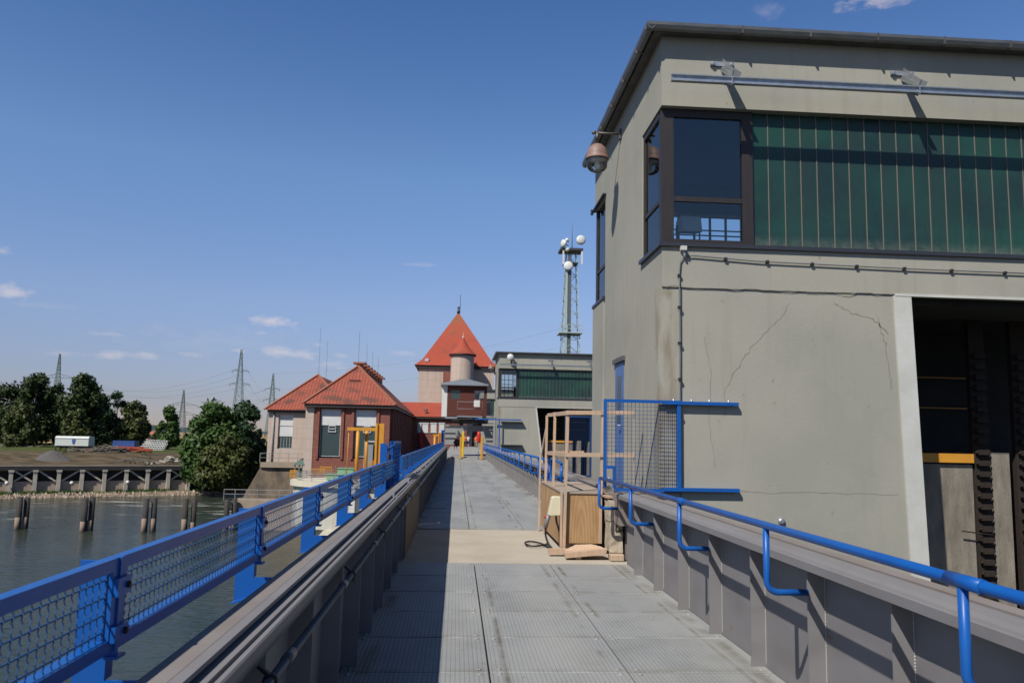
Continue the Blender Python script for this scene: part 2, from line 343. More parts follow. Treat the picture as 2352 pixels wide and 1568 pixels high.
mk('pile_dark', (.028,.026,.026), .8, 0, col2=(.05,.042,.035), nscale=2)
mk('pile_pale', (.30,.22,.17), .85, 0, col2=(.25,.18,.14), nscale=3)
mk('trailer', (.60,.64,.60), .5, 0, col2=(.54,.58,.54), nscale=2)
mk('container_blue', (.06,.12,.38), .5, 0, col2=(.05,.10,.32), nscale=2)
mk('rust_red', (.45,.085,.045), .8, 0, col2=(.30,.06,.03), nscale=2)
mk('pylon_steel', (.11,.16,.15), .7, 0)
mk('mast_steel', (.42,.50,.45), .6, .1)
mk('mast_cable', (.10,.12,.13), .6)
mk('lamp_pink', (.24,.15,.125), .55, 0, col2=(.28,.18,.15), nscale=6)
mk('rust_chain', (.035,.022,.016), .9, 0, col2=(.016,.012,.010), nscale=12)
mk('shaft_concrete', (.34,.30,.24), .9, 0, col2=(.10,.085,.065), nscale=2.2, stretch=(2.5,2.5,.6), nmix=.6, bump=.4)
mk('seal', (.20,.175,.14), .8)
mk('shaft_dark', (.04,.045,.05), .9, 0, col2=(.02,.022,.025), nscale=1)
mk('interior', (.13,.14,.145), .9)
mk('grey_steel', (.33,.335,.33), .55, .1, col2=(.27,.275,.27), nscale=3)
mk('dark_steel', (.06,.065,.075), .5, .2)
mk('crack', (.27,.245,.19), .95)
# clear glass
m = bpy.data.materials.new('clear_glass'); m.use_nodes = True; t = m.node_tree; t.nodes.clear()
o_ = t.nodes.new('ShaderNodeOutputMaterial'); tr = t.nodes.new('ShaderNodeBsdfTransparent'); gl = t.nodes.new('ShaderNodeBsdfGlossy'); mxs = t.nodes.new('ShaderNodeMixShader'); fr = t.nodes.new('ShaderNodeFresnel')
fr.inputs['IOR'].default_value = 1.6; tr.inputs['Color'].default_value = (.84,.885,.895,1); gl.inputs['Roughness'].default_value = .02
t.links.new(fr.outputs[0], mxs.inputs[0]); t.links.new(tr.outputs[0], mxs.inputs[1]); t.links.new(gl.outputs[0], mxs.inputs[2]); t.links.new(mxs.outputs[0], o_.inputs[0]); MT['glass'] = m
m = m.copy(); m.name = 'bowl_glass'; [n for n in m.node_tree.nodes if n.type == 'BSDF_TRANSPARENT'][0].inputs['Color'].default_value = (.93,.94,.93,1); MT['bowl_glass'] = m
# green cast glass channels: coloured, half see-through
m = bpy.data.materials.new('green_glass'); m.use_nodes = True; t = m.node_tree; b = t.nodes['Principled BSDF']
h = T(t); g = t.nodes.new('ShaderNodeNewGeometry'); P = g.outputs['Position']
n1 = h.noise(P, .8, 3, (1, 1, 1.3)); n2 = h.noise(P, 14, 4)
c = h.mix(h.rng(n1, .38, .62, 0, 1), (.018,.043,.042), (.020,.078,.055))
c = h.mix(h.rng(n2, .5, .8, 0, .35), c, (.035,.085,.075))
zz = h.sep(P)[2]; c = h.mix(h.m('MULTIPLY', h.rng(zz, 4.62, 4.46, 0, .5), h.rng(n2, .3, .6, .3, 1)), c, (.25,.27,.22))
oi = t.nodes.new('ShaderNodeObjectInfo'); c = h.mix(h.rng(oi.outputs['Random'], 0, 1, 0, .55), c, (.028,.058,.055))
rg = h.rng(oi.outputs['Random'], 0, 1, .18, .42); t.links.new(rg, b.inputs['Roughness'])
t.links.new(c, b.inputs['Base Color']); b.inputs['Specular IOR Level'].default_value = .45
trn = t.nodes.new('ShaderNodeBsdfTransparent'); trn.inputs['Color'].default_value = (.12,.42,.30,1); ms = t.nodes.new('ShaderNodeMixShader'); ms.inputs[0].default_value = .3
out = t.nodes['Material Output']; t.links.new(b.outputs[0], ms.inputs[1]); t.links.new(trn.outputs[0], ms.inputs[2]); t.links.new(ms.outputs[0], out.inputs[0]); MT['green_glass'] = m

# ------------------------------------------------------------------ mesh building
class MB:
    def __init__(s): s.v = []; s.f = []; s.sm = []
    def add(s, vs, fs, smooth=False):
        o = len(s.v); s.v += [Vector(p) for p in vs]; s.f += [tuple(i+o for i in f) for f in fs]; s.sm += [smooth]*len(fs); return s
    def box(s, x0, x1, y0, y1, z0, z1):
        return s.add([(x0,y0,z0),(x1,y0,z0),(x1,y1,z0),(x0,y1,z0),(x0,y0,z1),(x1,y0,z1),(x1,y1,z1),(x0,y1,z1)],
                     [(0,3,2,1),(4,5,6,7),(0,1,5,4),(1,2,6,5),(2,3,7,6),(3,0,4,7)])
    def cham(s, x0, x1, y0, y1, z0, z1, c=.01):   # box with a chamfered top and vertical edges
        a = [(x0+c,y0),(x1-c,y0),(x1,y0+c),(x1,y1-c),(x1-c,y1),(x0+c,y1),(x0,y1-c),(x0,y0+c)]
        b = [(x0+2*c,y0+c),(x1-2*c,y0+c),(x1-c,y0+2*c),(x1-c,y1-2*c),(x1-2*c,y1-c),(x0+2*c,y1-c),(x0+c,y1-2*c),(x0+c,y0+2*c)]
        vs = [(x,y,z0) for x,y in a]+[(x,y,z1-c) for x,y in a]+[(x,y,z1) for x,y in b]
        fs = [tuple(range(7,-1,-1)), tuple(range(16,24))]
        for k in range(2):
            for i in range(8): fs.append((k*8+i, k*8+(i+1)%8, k*8+8+(i+1)%8, k*8+8+i))
        return s.add(vs, fs)
    def bar(s, p, q, w, h=None, upv=(0,0,1)):
        p, q = Vector(p), Vector(q); h = h or w; d = (q-p).normalized(); u = Vector(upv)
        if abs(d.dot(u)) > .98: u = Vector((1,0,0))
        a = d.cross(u).normalized()*w/2; b = a.cross(d).normalized()*h/2
        return s.add([p-a-b,p+a-b,p+a+b,p-a+b,q-a-b,q+a-b,q+a+b,q-a+b], [(0,1,2,3),(7,6,5,4),(0,4,5,1),(1,5,6,2),(2,6,7,3),(3,7,4,0)])
    def tube(s, pts, r, n=10, cap=True, rs=None):
        pts = [Vector(p) for p in pts]; o = []; prev = None
        for i, p in enumerate(pts):
            d = (pts[min(i+1,len(pts)-1)]-pts[max(i-1,0)]).normalized()
            if prev is None:
                a = d.cross(Vector((0,0,1)))
                if a.length < .1: a = d.cross(Vector((1,0,0)))
                a.normalize()
            else: a = (prev - d*prev.dot(d)).normalized()
            prev = a; b = d.cross(a); rr = rs[i] if rs else r
            o += [p + (a*math.cos(2*math.pi*k/n)+b*math.sin(2*math.pi*k/n))*rr for k in range(n)]
        fs = [(i*n+k, i*n+(k+1)%n, (i+1)*n+(k+1)%n, (i+1)*n+k) for i in range(len(pts)-1) for k in range(n)]
        s.add(o, fs, n > 4)
        if cap:
            c = len(s.v)-len(o); s.f += [tuple(c+k for k in range(n-1,-1,-1)), tuple(c+(len(pts)-1)*n+k for k in range(n))]; s.sm += [False, False]
        return s
    def lathe(s, c, prof, n=20, axis=(0,0,1), smooth=True):
        c = Vector(c); ax = Vector(axis).normalized(); a = ax.cross(Vector((0,1,0)))
        if a.length < .1: a = ax.cross(Vector((1,0,0)))
        a.normalize(); b = ax.cross(a); vs = []
        for (r, z) in prof: vs += [c+ax*z+(a*math.cos(2*math.pi*k/n)+b*math.sin(2*math.pi*k/n))*r for k in range(n)]
        return s.add(vs, [(i*n+k, i*n+(k+1)%n, (i+1)*n+(k+1)%n, (i+1)*n+k) for i in range(len(prof)-1) for k in range(n)], smooth)
    def prism(s, poly, axis, a, b):      # polygon extruded along an axis
        def P(u, v, w): return {'x': (w,u,v), 'y': (u,w,v), 'z': (u,v,w)}[axis]
        n = len(poly); vs = [P(u,v,a) for u,v in poly]+[P(u,v,b) for u,v in poly]
        return s.add(vs, [tuple(range(n-1,-1,-1)), tuple(range(n,2*n))]+[(i,(i+1)%n,n+(i+1)%n,n+i) for i in range(n)])
    def quad(s, a, b, c, d): return s.add([a,b,c,d], [(0,1,2,3)])
    def bolt(s, x, y, z, r=.014, h=.008): return s.lathe((x,y,z), [(r,0),(r*.95,h*.6),(r*.6,h),(0.0005,h)], 8)
    def build(s, name, mt, parent=None, bevel=0):
        me = bpy.data.meshes.new(name)
        off = Vector()
        if parent is not None:
            p = parent
            while p: off += p.location; p = p.parent
        elif s.v:
            lo = [min(v[i] for v in s.v) for i in range(3)]; hi = [max(v[i] for v in s.v) for i in range(3)]
            off = Vector(((lo[0]+hi[0])/2, (lo[1]+hi[1])/2, lo[2]))
        me.from_pydata([v-off for v in s.v], [], s.f); me.update()
        me.polygons.foreach_set('use_smooth', s.sm)
        me.materials.append(MT[mt])
        import bmesh
        bm = bmesh.new(); bm.from_mesh(me); bmesh.ops.recalc_face_normals(bm, faces=bm.faces)
        bm.to_mesh(me); bm.free()
        o = bpy.data.objects.new(name, me); COL.objects.link(o)
        if parent is not None: o.parent = parent
        else: o.location = off
        if bevel:
            b = o.modifiers.new('bevel', 'BEVEL'); b.width = bevel; b.segments = 2; b.limit_method = 'ANGLE'
        return o
def tag(o, label=None, cat=None, group=None, kind=None):
    if label: o['label'] = label
    if cat: o['category'] = cat
    if group: o['group'] = group
    if kind: o['kind'] = kind
    return o
def thing(name, loc, label, cat, group=None):
    o = bpy.data.objects.new(name, None); COL.objects.link(o); o.location = loc; o.empty_display_size = .2
    return tag(o, label, cat, group)
def dup(root, loc, label=None):
    r = root.copy(); COL.objects.link(r); r.location = loc
    if label: r['label'] = label
    for ch in root.children:
        c = ch.copy(); COL.objects.link(c); c.parent = r
        for g_ in ch.children:
            d = g_.copy(); COL.objects.link(d); d.parent = c
    return r
# ================================================================== THE BRIDGE DECK
FX0, FX1 = -0.78, 2.35
walk = tag(MB().box(FX0-.1, FX1+.1, -4, 11.02, -.35, -.045).box(FX0-.1, FX1+.1, 14.98, 62.0, -.35, -.045).build('walkway', 'dark_steel'), kind='structure')
def panel_mb(x0, x1, y0, y1, bolts=True):
    b = MB(); g_ = .006
    b.cham(x0+g_, x1-g_, y0+g_, y1-g_, -.04, random.uniform(-.002, .002), .004)
    if bolts:
        for bx in (x0+.07, x1-.07):
            for by in (y0+.06, y1-.06): b.bolt(bx, by, .001, .017, .009)
    return b
cols = ((FX0, .28), (.28, 1.28), (1.28, FX1))
def cut(i, y): return [(-.665, .28), (.28, 1.28), (1.28, 2.235)][i]
wl = walk
for j in range(1, 11):
    for i, (a, b_) in enumerate(cols): panel_mb(*cols[i], j-.05, min(j+.95, 11.0)).build('grating_panel', 'grating', wl)
for i in range(3): panel_mb(*cols[i], -4, .95, False).build('grating_panel', 'grating', wl)
for j in range(15, 36):
    for i in range(3): panel_mb(*cols[i], max(j-.05, 15.0), j+.95, j < 24).build('grating_panel', 'grating', wl)
far = MB()
for j in range(36, 62):
    for i in range(3):
        b_ = panel_mb(*cols[i], j-.05, j+.95, False); far.add(b_.v, b_.f)
tag(far.build('grating_panel', 'grating', wl), kind='stuff')
# thin strips added as streaks of light falling through the left parapet
MB().box(-.66, -.1, 14.86, 14.98, -.01, .004).box(-.65, -.2, 19.0, 19.1, 0.003, .009).build('light_streak_strip', 'girder', wl)
# concrete pier top between the two spans
tag(MB().box(-.95, 2.6, 11.03, 14.97, -.5, -.012).build('pier_top_slab', 'pier_deck'), kind='structure')
tag(MB().box(-1.3, 2.6, 11.1, 16.6, -9.5, -.55).box(2.6, 14, 10.95, 16.5, -9.5, -3.2).build('near_pier', 'pier_cream'), kind='structure')
# raised platform, steps and the deck beyond
pf = MB().box(-.9, 3.4, 62.0, 128, -.35, .18).box(-.9, 2.2, 61.7, 61.99, -.05, .09)
tag(pf.build('far_walkway', 'deck_grey'), kind='structure')

# ------------------------------------------------------------------ steel parapet girders, mirrored profiles
LPROF = [(-.655,.872),(-.62,.965),(-.626,.971),(-.642,.971),(-.644,.958),(-.658,.958),(-.66,.971),(-.76,.971),(-.76,.885),(-.67,.885),(-.67,.872)]
def girder(name, side, y0, y1, label, near, rust=True):
    root = thing(name, (FX0 if side < 0 else FX1, y0, 0), label, 'parapet')
    wx = FX0 if side < 0 else FX1; s = -side      # s points towards the walkway
    MB().box(min(wx, wx-s*.014), max(wx, wx-s*.014), y0, y1, -.35, .90).build('web_plate', 'girder', root)
    if side < 0:   # profile: lip, groove, step, outer edge
        pr = LPROF
        MB().prism(pr, 'y', y0, y1).build('top_flange', 'girder', root)
        MB().box(-.817, -.735, y0, y1, .983, 1.0).box(-.817, -.805, y0, y1, .86, .9825).box(-.80,-.77,y0,y1,.885,.9825).build('top_plate', 'girder_rust', root)
        MB().box(-.7345, -.696, y0, y1, .983, .999).build('top_plate_edge', 'girder', root)
    else:
        pr = [(2.2,.868),(2.2,.918),(2.206,.924),(2.25,.926),(2.27,.945),(2.33,.955),(2.35,.955),(2.352,.90),(2.44,.90),(2.44,.868)]
        MB().prism(pr, 'y', y0, y1).build('top_flange', 'girder', root)
        pr = [(2.455,.80),(2.455,.935),(2.535,.94),(2.54,.93),(2.54,.80)]
        MB().prism(pr, 'y', y0, y1).build('outer_flange', 'girder_rust', root)
    k = math.ceil(y0-.1)
    while k+.1 < y1-.05:
        y = k+.1
        if y > -.5:
            rx = wx+s*.112
            o = MB().box(min(wx, rx), max(wx, rx), y-.007, y+.007, .0, .866).build('stiffener', 'girder', root)
            if near and side > 0 and y < 11.5:   # weld seam in the corner
                w = MB(); random.seed(k)
                z = .02
                while z < .85:
                    h_ = random.uniform(.012, .02); w.add([(wx+s*.001,y-.008,z),(wx+s*.007,y-.008,z+h_*.5),(wx+s*.001,y-.014,z+h_*.5),(wx+s*.001,y-.008,z+h_)], [(0,1,2),(1,3,2),(0,2,3),(0,3,1)]); z += h_*.9
                w.build('weld', 'weld', o)
        k += 1
    return root
gl_ = girder('parapet_girder', -1, -4, 11.3, 'grey steel parapet left of the foreground walkway, in shade, carrying a conduit pipe', True)
gr_ = girder('parapet_girder', 1, -4, 11.05, 'grey steel parapet right of the foreground walkway, its ribs sunlit with slanting shadows', True)
gl2 = girder('parapet_girder', -1, 15.4, 61.5, 'dark left parapet girder running away beyond the concrete pier', False)
gr2 = girder('parapet_girder', 1, 15.6, 61.5, 'pale grey right parapet girder beyond the plywood box', False)
for y in (9.1, 11.9, 14.3): pass
for y, r_ in ((9.15, gl_),):
    MB().box(-.69,-.67,y-.02,y+.02,.982,1.03).box(-.69,-.63,y-.02,y+.02,.972,.982).build('bracket', 'galvanised', r_)
for y in (16.2, 18.5, 21.2, 24, 27, 30, 34, 38):
    MB().box(-.69,-.67,y-.03,y+.03,.984,1.05).box(-.69,-.63,y-.03,y+.03,.972,.984).build('bracket', 'galvanised', gl2)
# concrete parapet on the pier
cp = thing('concrete_parapet', (-.78, 11.3, 0), 'dirty low concrete parapet wall on the left at the pale pier slab', 'wall')
MB().box(-.80, -.66, 11.32, 15.36, -.3, .868).build('wall', 'old_concrete', cp)
MB().prism(LPROF, 'y', 11.32, 15.38).box(-.817,-.735,11.31,15.38,.983,1.0).box(-.7345,-.696,11.31,15.38,.983,.999).build('coping_rail', 'girder', cp)
for y in (11.9, 14.3): MB().box(-.69,-.665,y-.03,y+.03,.972,1.04).box(-.69,-.63,y-.04,y+.04,.972,.984).build('rail_chair', 'galvanised', cp)
# pipe along the left parapet
pp = thing('conduit_pipe', (-.60, 0, .83), 'dark grey conduit pipe clamped along the inside of the left parapet', 'pipe')
MB().tube([(-.597,-4,.83),(-.597,30,.83)], .0165, 12).build('pipe', 'pipe', pp)
for y in (1.6, 3.15, 4.6, 6.3, 8.0, 9.8, 11.4, 13, 14.8, 16.9):
    MB().tube([(-.597,y-.06,.83),(-.597,y+.06,.83)], .021, 12).build('coupling', 'pipe', pp)
for y in (2.85, 4.95, 7.0, 9.1, 11.1, 13.6):
    MB().tube([(-.597,y-.012,.83),(-.597,y+.012,.83)], .026, 10).bar((-.597,y,.845),(-.64,y,.88),.02,.012).tube([(-.597,y,.80),(-.585,y+.02,.79),(-.58,y+.03,.80)],.004,5).build('clamp', 'black', pp)

# ------------------------------------------------------------------ blue mesh railing on the left
RX, RZ, BZ = -.95, 1.29, 1.032
def mesh_railing(name, ys, label, crimp_to):
    root = thing(name, (RX, ys[0], BZ), label, 'railing')
    for a, b_ in zip(ys[:-1], ys[1:]):
        a1, b1 = a+.012, b_-.012; f_ = MB()
        # angle-iron frame: flat top face, dark inner face, open to the outside
        f_.box(RX-.004, RX, a1, b1, RZ-.036, RZ).box(RX-.034, RX-.004, a1, b1, RZ-.004, RZ)
        f_.box(RX-.004, RX, a1+.004, b1-.004, BZ, BZ+.036).box(RX-.044, RX-.0045, a1+.004, b1-.004, BZ+.032, BZ+.036)
        for y, d in ((a1, .036), (b1, -.036)):
            f_.box(RX-.0045, RX+.0005, min(y,y+d), max(y,y+d), BZ+.036, RZ-.036).box(RX-.040, RX-.0045, min(y+d*.88,y+d), max(y+d*.88,y+d), BZ+.037, RZ-.005)
        p_ = f_.build('panel_frame', 'blue', root)
        w = MB(); near = a < crimp_to; far_ = a > 26
        n = 42 if not far_ else 22
        for k in range(1, n):
            y = a1+(b1-a1)*k/n
            if near:
                pts = [(RX-.016+.0014*(-1)**i, y+.0015*(-1)**i, BZ+.034+(RZ-BZ-.04)*i/18) for i in range(19)]
                w.tube(pts, .0019, 4, False)
            else: w.bar((RX-.016, y, BZ+.034), (RX-.016, y, RZ-.004), .0036)
        for k in range(1, 5):
            z = BZ+.034+(RZ-BZ-.068)*(k-.5)/4
            w.bar((RX-.019, a1, z), (RX-.019, b1, z), .0042)
            if near: w.bar((RX-.019, b1-.03, z), (RX-.006, b1-.004, z-.028), .0042)
        w.build('wire_mesh', 'blue_wire', p_)
    for y in ys:
        pl = MB().prism([(-1.067,.83),(-1.067,1.277),(-.985,1.277),(-.985,.945),(-.818,.945),(-.818,.90)], 'y', y+.012, y+.022)
        pl.box(-.985,-.977,y+.012,y+.065,.945,1.24).prism([(-1.067,.826),(-1.067,.834),(-.818,.904),(-.818,.896)], 'y', y-.05, y+.10)
        po = pl.build('post', 'blue', root)
        MB().box(RX-.034, RX+.006, y-.011, y+.011, BZ-.012, RZ).box(RX-.002, RX+.016, y-.045, y+.045, RZ-.105, RZ-.055).box(RX-.002, RX+.016, y-.045, y+.045, BZ+.028, BZ+.07).box(RX-.03,RX+.02,y-.03,y+.03,BZ-.02,BZ-.012).build('joint_bar', 'blue', po)
        if y < 12:
            for z in (RZ-.08, BZ+.05): MB().lathe((RX+.016,y+.02,z), [(.010,0),(.010,.008),(.0005,.009)], 6, (1,0,0), False).build('bolt', 'rust_chain', po)
    return root
ys1 = [2.44-1.7*2+1.7*k for k in range(0, 9)]     # up to the folded gate
mesh_railing('mesh_railing', ys1, 'blue mesh railing over the water, foreground left up to the tall flat post', 9)
ys2 = [14.5+1.7*k for k in range(0, 28)]
mesh_railing('mesh_railing', ys2, 'blue mesh railing on the left running away beyond the tall gate post', 0)
gp = thing('gate_post', (-1.15, 12.2, .7), 'tall flat blue post rising above the left railing', 'post')
MB().box(-1.165, -1.065, 12.6, 12.63, .6, 1.53).build('plate', 'blue', gp)
MB().box(-1.065, -1.05, 12.5, 12.63, .6, 1.50).build('flange', 'blue', gp)
fg = thing('folded_mesh_gate', (-1.0, 12.8, .8), 'folded blue mesh gate standing upright beside the tall blue post', 'gate')
for dx in (.02, -.03):
    f_ = MB(); X = -.99+dx
    for z0, z1 in ((.80,.84),(1.52,1.56)): f_.box(X-.012, X+.012, 12.75, 14.2, z0, z1)
    for y in (12.75, 14.16): f_.box(X-.012, X+.012, y, y+.04, .84, 1.52)
    p_ = f_.build('leaf', 'blue', fg); w = MB()
    for k in range(1, 22): w.bar((X,12.75+1.42*k/22,.82),(X,12.75+1.42*k/22,1.54),.005)
    for k in range(1, 11): w.bar((X,12.79,.84+.07*k),(X,14.16,.84+.07*k),.005)
    w.build('wire_mesh', 'blue', p_)
MB().bar((-.97,12.75,1.50),(-1.06,12.6,1.42),.03).build('hinge_arm', 'blue', fg)
MB().bar((-.97,12.75,1.2),(-1.06,12.6,1.2),.03).build('hinge_arm', 'blue', fg)

# ------------------------------------------------------------------ blue tubular handrail on the right
def jpost(b, y, X=1.97, zt=1.13, zb=.725, x2=2.232, r=.0205):
    pts = [(X, y, zt), (X, y, zb+.07)]
    for k in range(1, 7):
        a = math.pi/2*k/6; pts.append((X+.07-.07*math.cos(a), y, zb+.07-.07*math.sin(a)))
    pts.append((x2, y, zb)); b.tube(pts, r, 12)
hr = thing('handrail', (2.2, 0, .72), 'round blue tube handrail on bent brackets, foreground right', 'handrail')
MB().tube([(1.97,-3.2,1.135),(1.97,10.98,1.135)], .0245, 14).build('rail', 'blue', hr)
for k in range(-1, 6):
    y = 1.08+2*k
    b_ = MB(); jpost(b_, y); b_.build('bracket', 'blue', hr)
for y in (3.12, 7.08): MB().tube([(1.97,y-.17,1.135),(1.97,y+.05,1.135)], .0285, 14).build('sleeve', 'blue', hr)
hf = thing('handrail', (2.2, 17.3, .72), 'long blue tube handrail on the far right parapet', 'handrail')
MB().tube([(1.97,17.35,1.20),(1.97,60.5,1.20)], .026, 8).tube([(1.98,17.35,.99),(1.98,60.5,.99)], .008, 6).build('rail', 'blue', hf)
for k in range(22):
    b_ = MB(); jpost(b_, 17.4+2*k, zt=1.2, zb=.74, r=.024); b_.build('bracket', 'blue', hf)
hl = thing('handrail_loop', (2.0, 15.1, .7), 'short blue looped handrail piece just behind the plywood box', 'handrail')
MB().tube([(1.97,15.1,1.17),(1.97,15.1,.88),(1.98,15.15,.84),(1.98,16.75,.80),(1.97,16.8,.86),(1.97,16.8,1.22),(1.97,16.7,1.245),(1.97,15.2,1.205),(1.97,15.1,1.17)], .026, 10).build('loop', 'blue', hl)
for y in (15.1,16.8): MB().tube([(1.97,y,.9),(2.1,y,.86),(2.34,y,.86)], .022, 8).build('bracket', 'blue', hl)

# ------------------------------------------------------------------ control buildings over the piers
def crack(path, w, y, parent):
    random.seed(int(w*9999)+len(path)); b = MB(); pts = []
    for (a, b2) in zip(path[:-1], path[1:]):
        n = 7
        for k in range(n): t_ = k/n; pts.append((a[0]+(b2[0]-a[0])*t_+random.gauss(0,.010), a[1]+(b2[1]-a[1])*t_+random.gauss(0,.010)))
    pts.append(path[-1])
    for (p, q) in zip(pts[:-1], pts[1:]):
        w1 = w*random.uniform(.35, 1); dx, dz = q[0]-p[0], q[1]-p[1]; L_ = math.hypot(dx, dz) or 1; nx, nz_ = -dz/L_*w1/2, dx/L_*w1/2
        b.quad((p[0]-nx,y,p[1]-nz_), (q[0]-nx,y,q[1]-nz_), (q[0]+nx,y,q[1]+nz_), (p[0]+nx,y,p[1]+nz_))
    return b.build('wall_crack', 'crack', parent)
def control_building(Yb, label, near, jx=6.14, jw=.26, slope=.03):
    X0, X1, D = 2.8, 13.5, 5.6; Y1 = Yb+D; zs, zl, zt = 4.42, 6.43, 7.47
    root = thing('control_building', (X0, Yb, -.5), label, 'building')
    w = MB()
    w.box(X0, jx, Yb+.02, Y1, -3.5, 3.79)                                        # pier block left of the shaft
    w.box(X0, X1, Yb, Yb+.24, 3.79, zs)                                          # band under the glazing
    w.box(X0, X1, Y1-.24, Y1, 3.79, zs)
    w.box(X0, X0+.24, Yb+.24, Y1-.24, 3.79, zs)
    w.box(X0, X1, Yb, Yb+.24, zl, zt); w.box(X0, X1, Y1-.24, Y1, zl, zt); w.box(X0, X0+.24, Yb+.24, Y1-.24, zl, zt)
    w.box(X0, X0+.24, Yb+1.22, Y1-1.22, zs, zl)                                  # side wall between the corner windows
    w.box(X1-.24, X1, Yb+.24, Y1-.24, 3.79, zt)
    w.box(11.5, X1, Yb+.02, Y1, -3.5, 3.79)
    w.box(4.2, X1, Y1-.24, Y1, zs, zl-.9)
    w.build('wall', 'wall_paint', root)
    # pilaster slab at the lower left corner
    MB().box(X0-.045, X0, Yb+.02, Yb+.9, -3.5, 3.795).box(X0-.03, X0, Y1-1.2, Y1, -3.5, 4.4).build('corner_pilaster', 'wall_paint', root)
    MB().box(X0+.24, X1-.24, Yb+.24, Y1-.24, 4.18, 4.30).box(X0+.24, X1-.24, Yb+.24, Y1-.24, 7.0, 7.1).build('inner_floor', 'interior', root)
    # shaft
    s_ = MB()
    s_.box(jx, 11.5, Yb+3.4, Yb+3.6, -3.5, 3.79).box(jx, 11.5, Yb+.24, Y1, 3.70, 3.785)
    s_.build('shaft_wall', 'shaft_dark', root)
    MB().box(jx+.01, 8.18, Yb+1.5, Yb+3.39, -3.5, 1.38).box(8.50, 8.80, Yb+1.5, Yb+3.39, -3.5, 1.58).box(9.3, 10.2, Yb+1.5, Yb+3.39, -3.5, 1.50).build('shaft_ledge', 'shaft_concrete', root)
    MB().box(jx+.02, 8.175, Yb+1.44, Yb+1.60, 1.41, 1.55).build('yellow_beam', 'yellow', root)
    for zz in (2.9, 2.35): MB().bar((jx+.05,Yb+3.2,zz),(9.4,Yb+3.2,zz),.018).build('yellow_rail', 'yellow', root)
    cy = Yb+1.5 if near else Yb+1.9
    for x in (8.34, 9.05) if near else (7.5,):
        c_ = MB(); random.seed(3)
        c_.box(x-.13, x+.13, cy, cy+.1, -3.5, 3.69)
        z = -2.2
        while z < 3.2:
            c_.box(x-.085, x+.085, cy-.09, cy-.005, z, z+.08).tube([(x-.12,cy-.045,z+.04),(x+.12,cy-.045,z+.04)], .02, 8); z += .17
        c_.build('lifting_chain', 'rust_chain', root)
    if near: MB().tube([(7.9,Yb+1.4,.36),(8.4,Yb+1.4,.30)], .012, 6).build('rod', 'rust_chain', root)
    # white painted jamb
    zb = -1.2; off = lambda z: (3.77-z)*slope
    j = MB(); N_ = 14
    random.seed(5)
    for k in range(N_):
        za, zb_ = 3.77-(3.77+1.6)*k/N_, 3.77-(3.77+1.6)*(k+1)/N_
        a1, a2 = off(za), off(zb_); q1, q2 = (random.uniform(-.012,.012) for _ in range(2))
        j.add([(jx+a1,Yb-.006,za),(jx+jw+a1,Yb-.006,za),(jx+jw+a2,Yb-.006,zb_),(jx+a2,Yb-.006,zb_),(jx+a1,Yb+.3,za),(jx+jw+a1,Yb+.3,za),(jx+jw+a2,Yb+.3,zb_),(jx+a2,Yb+.3,zb_)],
              [(0,1,2,3),(7,6,5,4),(1,5,6,2),(0,3,7,4)])
    j.build('shaft_jamb', 'white_trim', root)
    MB().prism([(jx-.01,3.785),(jx+off(3.77)+.02,3.785),(jx+off(-3)+.02,-3.4),(jx-.01,-3.4)], 'y', Yb+.021, Yb+.6).build('shaft_reveal', 'wall_paint', root)
    MB().box(jx+.02, 11.5, Yb-.012, Yb+.02, 3.765, 3.80).build('lintel_edge', 'white_trim', root)
    # window band
    fr = MB(); Yg = Yb+.13
    fr.box(X0+.02, 4.16, Yg-.03, Yg+.05, zs+.003, zs+.085).box(X0+.02, 4.16, Yg-.03, Yg+.05, zl-.12, zl-.003)
    fr.box(X0+.02, X0+.20, Yg-.03, Yg+.10, zs+.085, zl-.12).box(4.0, 4.16, Yg-.03, Yg+.05, zs+.085, zl-.12)
    fr.box(X0+.20, 4.0, Yg-.02, Yg+.04, 5.06, 5.13)
    fr.box(X0+.02, X0+.10, Yg+.10, Yb+1.215, zs+.003, zs+.07).box(X0+.02, X0+.10, Yg+.10, Yb+1.215, zl-.1, zl-.003).box(X0+.03, X0+.09, Yg+.10, Yb+1.215, 5.06, 5.12).box(X0+.02, X0+.1, Yb+1.15, Yb+1.215, zs+.07, zl-.1)
    wf = fr.build('window_frame', 'dark_frame', root)
    MB().box(X0+.20, 4.0, Yg+.0, Yg+.008, zs+.085, 5.06).build('pane', 'glass', wf)
    MB().box(X0+.20, 4.0, Yg+.0, Yg+.008, 5.13, zl-.12).build('pane', 'glass', wf)
    MB().box(X0+.05, X0+.058, Yg+.10, Yb+1.15, zs+.07, 5.06).build('pane', 'glass', wf)
    MB().box(X0+.05, X0+.058, Yg+.10, Yb+1.15, 5.12, zl-.1).build('pane', 'glass', wf)
    MB().box(X0-.05, X1, Yb-.045, Yb+.14, zs-.055, zs).box(X0-.05, X0+.02, Yb+.14, Yb+1.25, zs-.055, zs).build('sill', 'sill_metal', root)
    MB().box(4.16, X1, Yb+.145, Yb+.185, zs, zs+.045).build('sill_channel', 'gutter_metal', root)
    x = 4.165
    while x < X1-.3:
        g_ = MB().box(x+.004, x+.2335, Yg+.01, Yg+.05, zs+.03, zl-.003).build('glass_channel', 'green_glass', root)
        MB().box(x+.232, x+.2445, Yg+.002, Yg+.05, zs+.03, zl-.003).build('seal', 'seal', g_); x += .242
    # back corner window
    fb = MB().box(X0+.03, X0+.09, Y1-1.215, Y1-.05, 5.06, 5.12).box(X0+.02, X0+.1, Y1-.16, Y1-.05, zs, zl).box(X0+.02, X0+.1, Y1-1.215, Y1-1.15, zs, zl)
    for xx in (2.9, 3.2, 3.5, 3.8, 4.1): fb.box(xx, xx+.04, Y1-.14, Y1-.1, zs, zl)
